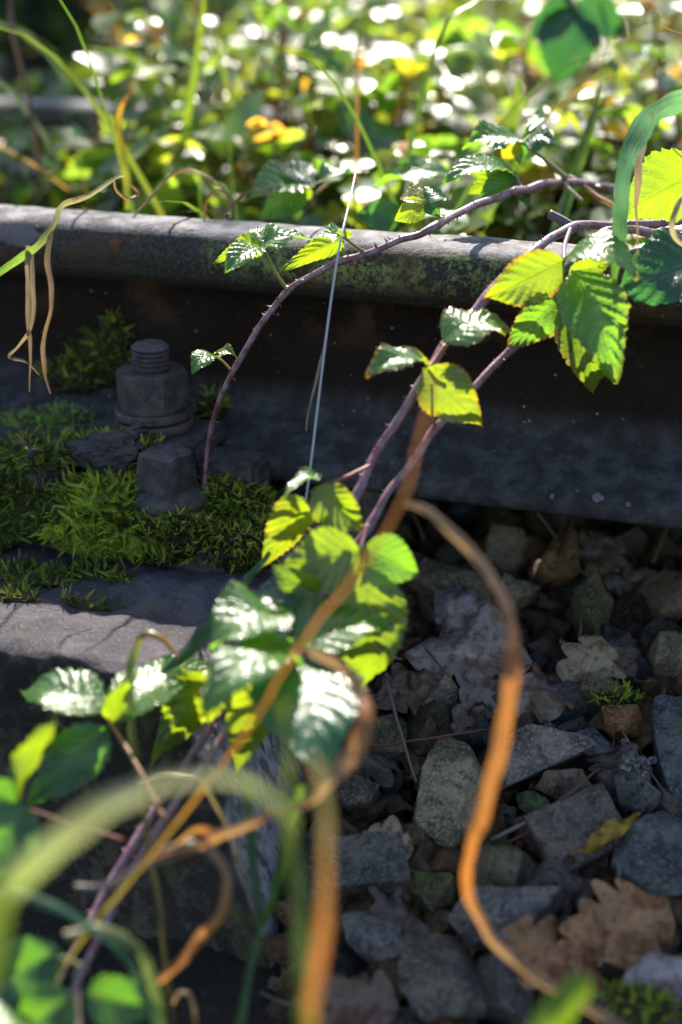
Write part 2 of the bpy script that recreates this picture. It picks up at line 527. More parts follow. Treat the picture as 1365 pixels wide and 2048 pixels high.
def leaf_mesh(mb, base, X, Y, Z, L, Wd, col, nu=54, nv=17, arch=0.1, fold=0.25, pleat=0.05, serr=0.10, teeth=13,
              nveins=8, kind='bramble', edge_col=None, seed=0, curl=0.0, twist=0.0, wave=0.03):
    """one leaf blade: X along the midrib, Y sideways, Z the upper face"""
    rs = np.random.default_rng(seed)
    u = np.linspace(0, 1, nu)[:, None]
    v = np.linspace(-1, 1, nv)[None, :]
    if kind == 'bramble':
        w = np.sin(np.pi * np.clip(u, 0, 1) ** 0.72) ** 0.85 * (1 - 0.25 * u)
        w = w / w.max()
        saw = ((u * teeth) % 1.0)
        saw2 = ((u * teeth * 3 + 0.3) % 1.0)
        ser = 1 + serr * (saw - 0.5) + serr * 0.35 * (saw2 - 0.5)
    elif kind == 'oak':
        w = np.sin(np.pi * np.clip(u, 0, 1) ** 1.25) ** 0.7
        w = w / w.max()
        ph2 = np.where(v < 0, rs.uniform(0, .4), rs.uniform(0, .4))
        uw = u + .05 * np.sin(u * 9 + np.where(v < 0, rs.uniform(0, 6), rs.uniform(0, 6)))
        ser = 0.50 + 0.55 * np.abs(np.sin(np.pi * (uw * 3.6 + ph2))) ** 0.6
    else:
        w = np.sin(np.pi * np.clip(u, 0, 1) ** 0.8) ** 0.9
        ser = np.ones_like(u)
    w = np.maximum(w, 0.02)
    av = np.abs(v)
    x = u + 0.02 * av * 0 + 0.06 * (av ** 2) * (1 - u) * 0.5
    y = v * w * (1 + (ser - 1) * av ** (4 if kind != 'oak' else 1.5))
    u0 = u - 0.26 * av
    pl = np.abs(np.sin(np.pi * nveins * u0)) ** 0.8
    env = np.sin(np.pi * np.clip(u, 0, 1)) ** 0.5
    z = pleat * (pl - 0.5) * np.minimum(av * 2.2, 1.0) * env
    z = z + fold * av * w * (Wd / L)
    z = z - curl * (av ** 2) * w * (Wd / L)
    ph = rs.uniform(0, 6.28, 4)
    z = z + wave * np.sin(u * 7 + ph[0] + v * 1.3) * av + wave * 0.7 * np.sin(u * 13 + ph[1]) * av ** 2 * np.sign(v)
    ang = arch * 2.2
    # bend along the length (a circular droop keeping base and tip on the chord)
    zb_ = arch * 4 * u * (1 - u)
    slope = arch * 4 * (1 - 2 * u)
    xx = x - z * slope * 0.6
    zz = z + zb_
    tw = twist * (u - 0.3)
    yy = y * (Wd / L)
    yr = yy * np.cos(tw) - zz * 0
    zr = zz + yy * np.sin(tw)
    v3 = base + L * (xx[..., None] * X + yr[..., None] * Y + zr[..., None] * Z)
    f = []
    for i in range(nu - 1):
        for j in range(nv - 1):
            a = i * nv + j
            f.append((a, a + 1, a + nv + 1, a + nv))
    uv = np.stack([np.broadcast_to(u, (nu, nv)), np.broadcast_to(v * 0.5 + 0.5, (nu, nv))], axis=-1).reshape(-1, 2)
    c = np.tile(np.asarray(col, float), (nu * nv, 1))
    blot = np.array([noise.noise(Vector((uu * 3 + seed * 1.7, vv * 3, seed))) for uu, vv in uv])
    c *= (1 + 0.25 * blot)[:, None]
    if edge_col is not None:
        e = np.clip((np.abs(uv[:, 1] * 2 - 1) - 0.72) / 0.28, 0, 1) ** 1.5 + np.clip((uv[:, 0] - 0.86) / 0.14, 0, 1)
        e = np.clip(e, 0, 1)[:, None] * 0.8
        c = c * (1 - e) + np.asarray(edge_col) * e
    mb.add(v3.reshape(-1, 3), f, uv, c)


GREEN = (0.075, 0.165, 0.032)
DEEP = (0.030, 0.095, 0.034)
LIME = (0.105, 0.155, 0.018)
YELLOW = (0.17, 0.17, 0.02)
RED_EDGE = (0.16, 0.06, 0.02)
_seed = [100]


def leaflet(parent, bx, by, d, tx, ty, hw, k, kx=0.0, col=GREEN, arch=0.1, fold=0.25, edge=None, curl=0.0, twist=0.0,
            name='leaflet', mat='leaf', kind='bramble', pleat=0.035, flip=None, raw=False, **kw):
    """leaf blade given by its base and tip in the photo, its half width there, and the lean of its plane (k: deeper upwards, kx: deeper to the right)"""
    k = k if raw else k - .85 if k < 1.0 else 1.5 + (k - 1.6) * .5
    def pt(x, y):
        return P(x, y, d * (1 + k * (by - y) / FPX + kx * (x - bx) / FPX))
    b, tp = pt(bx, by), pt(tx, ty)
    ex = pt(bx + 10, by) - b
    ey = pt(bx, by - 10) - b
    n = np.cross(ex, ey); n /= np.linalg.norm(n)
    if (flip is None and n[2] < -0.05) or flip:
        n = -n
    X = tp - b; L = np.linalg.norm(X); X /= L
    Yv = np.cross(n, X)
    # projected half width
    q = b + Yv * 0.01 - C0
    dd = q @ cF
    sx, sy = 682.5 + FPX * (q @ cR) / dd, 1024 - FPX * (q @ cU) / dd
    ax, ay = tx - bx, ty - by
    al = math.hypot(ax, ay)
    perp = abs((sx - bx) * (-ay) + (sy - by) * ax) / al
    Wd = 0.01 * hw / max(perp, 4.0)
    Wd = min(Wd, 0.95 * L)
    _seed[0] += 1
    rv = np.random.default_rng(_seed[0])
    pleat *= rv.uniform(.6, 1.35); kw.setdefault('teeth', int(rv.integers(10, 17))); kw.setdefault('serr', rv.uniform(.08, .17)); kw.setdefault('wave', rv.uniform(.015, .07))
    mb = MB()
    leaf_mesh(mb, b, X, Yv, n, L, Wd, col, arch=arch, fold=fold, edge_col=edge, seed=_seed[0], curl=curl, twist=twist, kind=kind, pleat=pleat, **kw)
    return mb.build(name, M[mat], parent, origin=b)


def stalk(parent, pts, r0, r1, col=(0.16, 0.05, 0.03), name='leaf', n=8):
    path = px_path(pts, n)
    mb = MB()
    tube(mb, path, np.linspace(r0, r1, len(path)), 7, col)
    return mb.build(name, M['cane2'] if 'cane2' in M else M['cane'], parent, origin=path[0])


def mat_stalk():
    m, nt, out = new_mat('leaf_stalk'); t = NT(nt)
    c = t.attr('col')
    p = t.principled(c, 0.45, 0.5, t.bump(t.noise(600, 3, 0.6, t.objvec()), 0.3, 0.0004))
    nt.links.new(p.outputs[0], out.inputs[0]); return m


M['cane2'] = mat_stalk()


def cane(name, label, cat, pts, r, ncol=(0.13, 0.06, 0.11), thorn_gap=0.0035, thorn_len=0.0016, group='bramble canes over the rail', rscale=None):
    path = px_path(pts, 12)
    k = len(path)
    rr = np.interp(np.linspace(0, 1, k), np.linspace(0, 1, len(r)), r)
    wob = np.array([noise.noise(Vector(p * 40)) for p in path])
    path = path + 0.0019 * np.stack([wob, np.roll(wob, 5), np.roll(wob, 9)], 1)
    root = empty(name, path[-1], label, cat, group)
    mb = MB(); tube(mb, path, rr * .92 * (1 + 0.14 * wob + .22 * (np.abs(np.sin(np.linspace(0, 1, k) * 22)) ** 24)), 12)
    st = mb.build('stem', M['cane'], root, origin=path[-1]); st.color = (*ncol, 1)
    T, N, B = frames(path)
    seg = np.linalg.norm(np.diff(path, axis=0), axis=1)
    cum = np.concatenate([[0], np.cumsum(seg)])
    tb = MB()
    rs = np.random.default_rng(len(pts) * 13 + int(r[0] * 1e6))
    s = 0.0
    cone_f = [(0, 1, 4), (1, 2, 4), (2, 3, 4), (3, 0, 4)]
    while s < cum[-1]:
        s += thorn_gap * rs.uniform(0.25, 1.7)
        i = int(np.clip(np.searchsorted(cum, s) - 1, 0, k - 1))
        a = rs.uniform(0, 6.283)
        o = math.cos(a) * N[i] + math.sin(a) * B[i]
        l = thorn_len * rs.uniform(0.45, 1.25)
        w = l * 0.2
        q = np.cross(T[i], o)
        b = path[i] + o * rr[i] * 0.9
        tip = b + o * (l + rr[i] * .1) + T[i] * l * rs.uniform(-0.1, 0.5)
        tb.add([b + T[i] * w * 1.5, b + q * w, b - T[i] * w * 1.5, b - q * w, tip], cone_f)
    th = tb.build('thorns', M['thorn'], root, smooth=False, origin=path[-1]); th['kind'] = 'stuff'
    return root


def blade(name, label, cat, pts, widths, cols, twist=0.0, n=10, group=None, fold=0.18, parent=None, mat='grass', taper=True):
    """a grass blade: ribbon through photo points with widths in photo pixels"""
    path = px_path(pts, n)
    k = len(path)
    tt = np.linspace(0, 1, k)
    d = (path - C0) @ cF
    w = np.interp(tt, np.linspace(0, 1, len(widths)), widths) * d / FPX * 0.5
    tw = np.interp(tt, np.linspace(0, 1, len(np.atleast_1d(twist))), np.atleast_1d(twist))
    cc = np.array([[np.interp(t, np.linspace(0, 1, len(cols)), [c[i] for c in cols]) for i in range(3)] for t in tt])
    jit = np.array([noise.noise(Vector(p * 60)) for p in path])
    cc *= (1 + 0.3 * jit)[:, None]
    w = w * (1 + .28 * np.array([noise.noise(Vector(p * 110 + 7.0)) for p in path]))
    path = path + .0010 * np.stack([[noise.noise(Vector(p * 75 + q)) for p in path] for q in (0.0, 11.0, 23.0)], 1)
    tw = tw + .5 * np.array([noise.noise(Vector(p * 45 + 3.0)) for p in path])
    T = np.gradient(path, axis=0); T /= np.linalg.norm(T, axis=1)[:, None]
    view = path - C0; view /= np.linalg.norm(view, axis=1)[:, None]
    side = np.cross(T, view); side /= np.linalg.norm(side, axis=1)[:, None] + 1e-9
    nrm = np.cross(side, T)
    sd = side * np.cos(tw)[:, None] + nrm * np.sin(tw)[:, None]
    nn = np.cross(sd, T)
    rows = []
    for a in (-1, -0.5, 0, 0.5, 1):
        rows.append(path + sd * (w * a)[:, None] + nn * (w * fold * (abs(a) * 2 - 1))[:, None])
    th = 0.00012
    v = np.stack(rows, 1)
    f = []
    for i in range(k - 1):
        for j in range(4):
            q = i * 5 + j
            f.append((q, q + 1, q + 6, q + 5))
    uv = np.stack([np.repeat(tt, 5), np.tile(np.linspace(0, 1, 5), k)], 1)
    mb = MB(); mb.add(v.reshape(-1, 3), f, uv, np.repeat(cc, 5, axis=0))
    ob = mb.build(name, M[mat], parent, origin=path[0])
    if parent is None:
        tag(ob, label, cat, group)
    return ob


# ================================================================== THE SETTING
def grid_sheet(name, xs, ys, zf, mat):
    nx, ny = len(xs), len(ys)
    v = [(x, y, zf(x, y)) for y in ys for x in xs]
    f = [(j * nx + i, j * nx + i + 1, (j + 1) * nx + i + 1, (j + 1) * nx + i) for j in range(ny - 1) for i in range(nx - 1)]
    mb = MB(); mb.add(v, f)
    return mb.build(name, M[mat])


xs = np.concatenate([np.linspace(-150, -6, 12), np.linspace(-5, 5, 60), np.linspace(6, 150, 12)])
ys = np.concatenate([np.linspace(-80, -3, 8), np.linspace(-2.5, 7, 80), np.linspace(8, 300, 14)])
gr = grid_sheet('ground', xs, ys, lambda x, y: -0.30 + 0.22 * min(1, max(0, (y - 1.0) / 0.6)) + 0.03 * noise.noise(Vector((x * 2, y * 2, 0))), 'ground')
gr['kind'] = 'structure'
xs = np.linspace(-1.6, 1.0, 110); ys = np.linspace(0.0, 1.7, 76)
bed = grid_sheet('ballast_bed', xs, ys, lambda x, y: zb(y) - 0.012 + 0.012 * noise.noise(Vector((x * 22, y * 22, 0))), 'soil')
bed['kind'] = 'structure'


# ---- rails
def rail_profile():
    low = [(0.0095, 0.094), (0.0072, 0.080), (0.0070, 0.065), (0.0074, 0.050), (0.0095, 0.040), (0.0140, 0.033), (0.0220, 0.0275),
           (0.0400, 0.0200), (0.0560, 0.0130), (0.0605, 0.0112), (0.0622, 0.0085), (0.0625, 0.0030), (0.0610, 0.0)]
    front = [(0.0, 0.1445), (0.008, 0.1443), (0.016, 0.1436), (0.0230, 0.1415), (0.0285, 0.1375), (0.0320, 0.1320), (0.0335, 0.1265), (0.0330, 0.1235),
             (0.0308, 0.1155), (0.0285, 0.1122), (0.0140, 0.1045)] + low
    back = [(0.006, 0.1441), (0.012, 0.1422), (0.0165, 0.1375), (0.0185, 0.1300), (0.0190, 0.1180), (0.0180, 0.1120), (0.0120, 0.1045)] + low
    # the head is worn: its far side is narrower than the near one
    return [(a, b) for a, b in back] + [(-a, b) for a, b in reversed(front)]


def make_rail(name, y0, x0, x1, label, nx=420):
    pr = rail_profile(); k = len(pr)
    xs = np.linspace(x0, x1, nx)
    v = []
    for x in xs:
        for a, b in pr:
            j = 0.0009 * noise.noise(Vector((x * 35, a * 60, b * 60))) + 0.0005 * noise.noise(Vector((x * 140, a * 140, b * 140)))
            v.append((x, y0 + a + j * (1 if a > 0 else -1), b + j))
    f = []
    for i in range(nx - 1):
        for j in range(k):
            f.append((i * k + j, i * k + (j + 1) % k, (i + 1) * k + (j + 1) % k, (i + 1) * k + j))
    f.append(tuple(range(k - 1, -1, -1))); f.append(tuple((nx - 1) * k + j for j in range(k)))
    root = empty(name, (-.3, y0, 0), label, 'rail')
    mb = MB(); mb.add(v, f)
    mb.build('rail_bar', M['rail'], root, origin=(0, y0, 0))
    return root


RY = 0.825
rail = make_rail('rail', RY, -1.9, 1.1, 'mossy steel rail running across the picture behind the bolts')
rail2 = make_rail('rail', RY + 0.50, -3.2, 1.8, 'dark rail half hidden in the weeds behind the first rail', 160)


def patch(name, px, py, mat, r, parent, Y=None, z=None, sq=1.0, thick=0.0006, sd=0):
    """thin flake or patch lying on a face of the rail"""
    if Y is not None:
        c = ony(px, py, Y); n = np.array([0, -1, 0]); a, b = np.array([1, 0, 0]), np.array([0, 0, 1.])
    else:
        c = onz(px, py, z); n = np.array([0, -.35, 1.]); n /= np.linalg.norm(n); a, b = np.array([1, 0, 0]), np.cross(n, [1, 0, 0])
    k = 22
    ring = []
    for i in range(k):
        t = i / k * 2 * math.pi
        q = r * (0.8 + 0.45 * noise.noise(Vector((math.cos(t) * 1.6 + sd, math.sin(t) * 1.6, sd))))
        ring.append(a * math.cos(t) * q + b * math.sin(t) * q * sq)
    v = [c + n * thick * 1.5] + [c + p * .75 + n * thick for p in ring] + [c + p - n * thick for p in ring]
    f = [(0, 1 + i, 1 + (i + 1) % k) for i in range(k)] + [(1 + i, 1 + k + i, 1 + k + (i + 1) % k, 1 + (i + 1) % k) for i in range(k)]
    mb = MB(); mb.add(v, f)
    return mb.build(name, M[mat], parent, origin=c)


HF = RY - 0.0338
patch('rust_spot', 231, 491, 'rust', 0.0055, rail, Y=HF + .0002, sd=3)
patch('lilac_patch', 45, 475, 'pale_lilac', 0.016, rail, Y=HF + .0012, sq=0.62, sd=5)  # pale lilac patches near the left end of the head
patch('lilac_patch', 15, 470, 'pale_lilac', 0.012, rail, Y=HF + .0012, sq=0.7, sd=8)
patch('rust_spot', 464, 494, 'rust', 0.004, rail, Y=HF + .0002, sd=1)
for px, py, r, s in ((1195, 993, 0.0045, 2), (1105, 992, 0.002, 4), (1257, 1008, 0.002, 7)):
    q = ony(px, py, RY - 0.0628)
    patch('rust_flake', px, py, 'rustpink' if 'rustpink' in M else 'pale_lilac', r, rail, z=q[2], sd=s, sq=1.0, thick=0.0008)


# ---- sleeper (trapezoid concrete sleeper, end towards the camera)
def make_sleeper(name, xc, label):
    nx, ny, nz = 46, 70, 26
    bm = bmesh.new()
    y0, y1, zt, zbm = 0.566, 1.75, -0.03, -0.45
    half = 0.107
    def shape(a, b, c):
        # a across -1..1, b along 0..1, c down 0..1
        z = zt + (zbm - zt) * c
        hx = half + 0.36 * (zt - z)
        y = y0 - 0.10 * (zt - z) * (1 - b) + (y1 - y0) * b
        return Vector((xc + a * hx, y, z))
    vs = {}
    def vert(a, b, c):
        key = (round(a, 4), round(b, 4), round(c, 4))
        if key not in vs:
            p = shape(a, b, c)
            r = 0.010
            # round the upper edges
            hx = half + 0.36 * (zt - p.z)
            dx = max(0, abs(p.x - xc) - (half - r)); dz = max(0, p.z - (zt - r)); dy = max(0, (y0 + r) - p.y)
            if dz > 0 and (dx > 0 or dy > 0) and abs(p.x - xc) < half + .02:
                l = math.sqrt(min(dx, r) ** 2 + dz * dz + min(dy, r) ** 2)
                if l > r:
                    p.z -= (l - r) * 0.7
                    if dx > 0: p.x -= math.copysign((l - r) * .5, p.x - xc)
                    if dy > 0: p.y += (l - r) * .5
            d = 0.0035 * noise.fractal(p * 24, 1.0, 2.0, 4) + 0.0016 * noise.noise(p * 130)
            if c > 0.02:
                d += 0.020 * noise.fractal(p * 14 + Vector((3, 7, 1)), 1.0, 2.0, 4) * min(1, c * 4)
            p += Vector((math.copysign(d, a) if abs(a) > .98 else 0, -d if b < .01 else 0, d if c < .01 else 0))
            vs[key] = bm.verts.new(p)
        return vs[key]
    A = np.linspace(-1, 1, nx); Bv = np.linspace(0, 1, ny) ** 1.6; Cv = np.linspace(0, 1, nz) ** 1.3
    for i in range(nx - 1):
        for j in range(ny - 1):
            bm.faces.new((vert(A[i], Bv[j], 0), vert(A[i + 1], Bv[j], 0), vert(A[i + 1], Bv[j + 1], 0), vert(A[i], Bv[j + 1], 0)))
        for k in range(nz - 1):
            bm.faces.new((vert(A[i], 0, Cv[k + 1]), vert(A[i + 1], 0, Cv[k + 1]), vert(A[i + 1], 0, Cv[k]), vert(A[i], 0, Cv[k])))
    for j in range(ny - 1):
        for k in range(nz - 1):
            bm.faces.new((vert(1, Bv[j], Cv[k + 1]), vert(1, Bv[j + 1], Cv[k + 1]), vert(1, Bv[j + 1], Cv[k]), vert(1, Bv[j], Cv[k])))
            bm.faces.new((vert(-1, Bv[j + 1], Cv[k + 1]), vert(-1, Bv[j], Cv[k + 1]), vert(-1, Bv[j], Cv[k]), vert(-1, Bv[j + 1], Cv[k])))
    me = bpy.data.meshes.new(name); bm.to_mesh(me); bm.free()
    me.polygons.foreach_set('use_smooth', [True] * len(me.polygons))
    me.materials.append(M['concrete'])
    o = bpy.data.objects.new(name, me); COL.objects.link(o)
    return tag(o, label, 'sleeper')


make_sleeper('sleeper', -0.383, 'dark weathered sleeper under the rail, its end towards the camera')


# ---- fastening: base plate, clip, bolt, screws
def bevel_box(name, lo, hi, mat, parent, bev=0.002, jit=0.0006):
    bm = bmesh.new()
    bmesh.ops.create_cube(bm, size=1)
    lo, hi = Vector(lo), Vector(hi)
    for v in bm.verts:
        v.co = Vector([lo[i] + (hi[i] - lo[i]) * (v.co[i] + .5) for i in range(3)])
    bmesh.ops.bevel(bm, geom=bm.edges[:], offset=bev, segments=2, affect='EDGES')
    bmesh.ops.subdivide_edges(bm, edges=[e for e in bm.edges if e.calc_length() > .015], cuts=5, use_grid_fill=True)
    for v in bm.verts:
        v.co += Vector([jit * noise.noise(v.co * 90 + Vector((i * 7, 0, 0))) for i in range(3)])
    return link_bm(name, bm, mat, parent)


def link_bm(name, bm, mat, parent=None, origin=None, smooth=True, ang=40):
    if origin is not None:
        bmesh.ops.translate(bm, verts=bm.verts[:], vec=-Vector(origin))
    me = bpy.data.meshes.new(name); bm.to_mesh(me); bm.free()
    me.materials.append(M[mat])
    if smooth:
        me.polygons.foreach_set('use_smooth', [True] * len(me.polygons))
        me.set_sharp_from_angle(angle=math.radians(ang))
    o = bpy.data.objects.new(name, me); COL.objects.link(o)
    if origin is not None: o.location = Vector(origin)
    if parent is not None: setparent(o, parent)
    return o


def lathe_bm(prof, segs=48, c=(0, 0, 0), jit=0.0):
    bm = bmesh.new()
    rings = []
    for r, z in prof:
        if r < 1e-6:
            rings.append([bm.verts.new((c[0], c[1], c[2] + z))])
        else:
            rings.append([bm.verts.new((c[0] + r * math.cos(t), c[1] + r * math.sin(t), c[2] + z)) for t in np.linspace(0, 2 * math.pi, segs, endpoint=False)])
    for a, b in zip(rings[:-1], rings[1:]):
        for i in range(segs):
            q = [a[i % len(a)], a[(i + 1) % len(a)], b[(i + 1) % len(b)], b[i % len(b)]]
            q2 = []
            for x in q:
                if x not in q2: q2.append(x)
            if len(q2) > 2: bm.faces.new(q2)
    bmesh.ops.recalc_face_normals(bm, faces=bm.faces[:])
    if jit:
        for v in bm.verts:
            v.co += Vector([jit * noise.noise(v.co * 120 + Vector((i * 9, 1, 0))) for i in range(3)])
    return bm


def hex_bm(r, z0, z1, c, rot, taper=1.0, chamfer=0.88, sides=6, top_open=0.0, jit=0.0005):
    """nut or screw head with a chamfered top"""
    bm = bmesh.new()
    segs = sides * 8
    def rad(t, rr):
        m = (t - rot) % (2 * math.pi / sides) - math.pi / sides
        return rr * math.cos(math.pi / sides) / math.cos(m)
    def ring(rr, z, lim=None):
        o = []
        for i in range(segs):
            t = 2 * math.pi * i / segs + rot
            q = rad(t, rr)
            if lim is not None: q = min(q, lim)
            if sides == 4: q = min(q, rr * .91)
            o.append(bm.verts.new((c[0] + q * math.cos(t), c[1] + q * math.sin(t), c[2] + z)))
        return o
    h = z1 - z0
    rs = [ring(r, z0, r * .965), ring(r, z0 + h * .06), ring(r * (1 + (taper - 1) * .5), z0 + h * .45), ring(r * taper, z1 - h * .10), ring(r * taper, z1 - h * .04, r * taper * .95), ring(r * taper, z1, r * taper * chamfer), ring(r * taper * .55, z1 - .0002, r)]
    for a, b in zip(rs[:-1], rs[1:]):
        for i in range(segs):
            bm.faces.new((a[i], a[(i + 1) % segs], b[(i + 1) % segs], b[i]))
    bm.faces.new(rs[-1])
    for v in bm.verts:
        v.co += Vector([jit * noise.noise(v.co * 110 + Vector((i * 9, 1, 0))) for i in range(3)])
    return bm


PXC = -0.378
bp = empty('base_plate', (PXC, 0.72, -0.03), 'dark iron base plate under the rail, buried in moss', 'base plate')
bevel_box('plate', (PXC - .086, 0.688, -.034), (PXC + .086, 0.990, -.014), 'steel', bp, .003)
bevel_box('rib', (PXC - .086, 0.735, -.0138), (PXC + .086, 0.7605, .020), 'steel', bp, .003)

BX, BY, BZ = PXC + 0.0105, 0.756, 0.0295
clip = empty('rail_clip', (BX, BY, .02), 'black clip plate under the nut holding the rail foot', 'rail clip')
bevel_box('clip_plate', (BX - .040, BY - .029, .0175), (BX + .040, BY + .024, BZ), 'steel', clip, .003)
bolt = empty('clip_bolt', (BX, BY, BZ), 'rusty threaded bolt with hexagonal nut standing beside the rail web', 'bolt')
pr = [(0, .0012)]
pr = [(0.0148, 0.0), (0.0235, 0.0), (0.0245, .0015), (0.0245, .0052), (0.0235, .0064), (0.0215, .0066), (0.0228, .0072), (.0240, .0085), (.0240, .0118), (.0228, .0132), (.0120, .0134)]
link_bm('spring_washer', lathe_bm(pr, 56, (BX, BY, BZ), .0003), 'steel', bolt, (BX, BY, BZ))
link_bm('nut', hex_bm(.0222, .0136, .0375, (BX, BY, BZ), .22), 'steel', bolt, (BX, BY, BZ))
pr = [(.0117, .030)]
z = .0376
while z < .0515:
    pr += [(.0103, z), (.0117, z + .0011), (.0117, z + .0019)]
    z += .0030
pr += [(.0100, z), (.0092, z + .0008), (0, z + .0010)]
link_bm('threaded_shaft', lathe_bm(pr, 48, (BX, BY, BZ), .0002), 'steel', bolt, (BX, BY, BZ))


def screw(x, y, z, rot, label, col=None, s=1.0):
    r = empty('sleeper_screw', (x, y, z), label, 'screw', 'screws through the base plate')
    pr = [(0.006, -.012), (.019, -.012), (.0235, -.010), (.0245, -.006), (.0235, -.0015), (.0215, .0000), (.0218, .0006), (.0232, .0018), (.0236, .0042), (.0222, .0065), (.0180, .0095), (.0130, .0120), (.006, .0125)]
    link_bm('flange', lathe_bm([(a * s, b) for a, b in pr], 56, (x, y, z), .0006), 'steel', r, (x, y, z))
    link_bm('head', hex_bm(.0205 * s, .0085, .0325, (x, y, z), rot, .90, .86, 4, jit=.0017), 'steel', r, (x, y, z))
    return r


q = onz(328, 1008, 0.001)
SX, SY = q[0], q[1] + .006
screw(SX, SY, -0.001, .55, 'bare square-headed screw sitting in moss in front of the clip')
q = onz(72, 985, 0.001)
S2X, S2Y = q[0], q[1] + .008
screw(S2X, S2Y, -0.001, .2, 'square-headed screw almost wholly grown over with moss at far left')

# ---- dried clod on the plate between the screws
q = onz(228, 935, 0.014)
bm = bmesh.new()
bmesh.ops.create_icosphere(bm, subdivisions=5, radius=1)
for v in bm.verts:
    p = v.co.copy()
    d = 1 + .35 * noise.fractal(p * 1.6, 1, 2, 4) + .18 * noise.fractal(p * 5, 1, 2, 4)
    v.co = Vector((p.x * .024 * d, p.y * .014 * d, p.z * .012 * d + .004 + .010 * max(0, p.x)))
o = link_bm('dried_clod', bm, 'mudball', None); o.location = (q[0], q[1], q[2] + .006); o.rotation_euler = (0, 0, .3)
tag(o, 'lumpy dark grey clod of debris lying on moss between the screws', 'clod')


# ================================================================== STONES
def stone_bm(seed, npts=13, sub=3, flat=1.0, rough=0.05, bev=.022, pts=None):
    rs = np.random.default_rng(seed)
    bm = bmesh.new()
    for i in range(npts):
        p = rs.normal(size=3); p /= np.linalg.norm(p)
        p = np.sign(p) * np.abs(p) ** 0.75
        p *= rs.uniform(.85, 1.1)
        if pts is None: bm.verts.new(p)
    if pts is not None:
        for p in pts: bm.verts.new(np.array(p) + rs.normal(0, .03, 3))
    r = bmesh.ops.convex_hull(bm, input=bm.verts[:])
    dead = list({g for g in list(r['geom_interior']) + list(r['geom_unused']) if isinstance(g, bmesh.types.BMVert)})
    if dead: bmesh.ops.delete(bm, geom=dead, context='VERTS')
    bmesh.ops.dissolve_limit(bm, angle_limit=math.radians(20), verts=bm.verts[:], edges=bm.edges[:])
    bmesh.ops.bevel(bm, geom=bm.edges[:], offset=bev, segments=2, affect='EDGES', clamp_overlap=True)
    bmesh.ops.triangulate(bm, faces=bm.faces[:])
    for k in range(sub):
        L = 2.2 / (2 ** (k + 1))
        es = [e for e in bm.edges if e.calc_length() > L * .55]
        bmesh.ops.subdivide_edges(bm, edges=es, cuts=1)
        bmesh.ops.triangulate(bm, faces=[f for f in bm.faces if len(f.verts) > 3])
    off = Vector((seed * 3.1, seed * 1.3, 0))
    lo = Vector([min(v.co[i] for v in bm.verts) for i in range(3)]); hi = Vector([max(v.co[i] for v in bm.verts) for i in range(3)])
    bm.normal_update()
    disp = [(v, v.normal * (rough * noise.fractal(v.co * 1.7 + off, 1, 2, 5) + rough * .45 * noise.fractal(v.co * 6 + off, 1, 2, 3))) for v in bm.verts]
    for v, d in disp:
        v.co += d
    for v in bm.verts:
        v.co = Vector([(v.co[i] - (lo[i] + hi[i]) / 2) / (hi[i] - lo[i]) for i in range(3)])     # unit box
    return bm


STONE_ME = []
for s in range(14):
    bm = stone_bm(300 + s, 11 + s % 4, 2)
    bmesh.ops.scale(bm, vec=(.026, .026, .026), verts=bm.verts[:])
    me = bpy.data.meshes.new('stone'); bm.to_mesh(me); bm.free()
    me.polygons.foreach_set('use_smooth', [True] * len(me.polygons)); me.set_sharp_from_angle(angle=math.radians(24))
    me.materials.append(M['stone']); STONE_ME.append(me)

TAN, GREY, BLUE, BROWN, OCHRE, OLIVE = (.17, .15, .12), (.13, .128, .13), (.085, .095, .115), (.13, .085, .06), (.15, .105, .045), (.115, .11, .065)
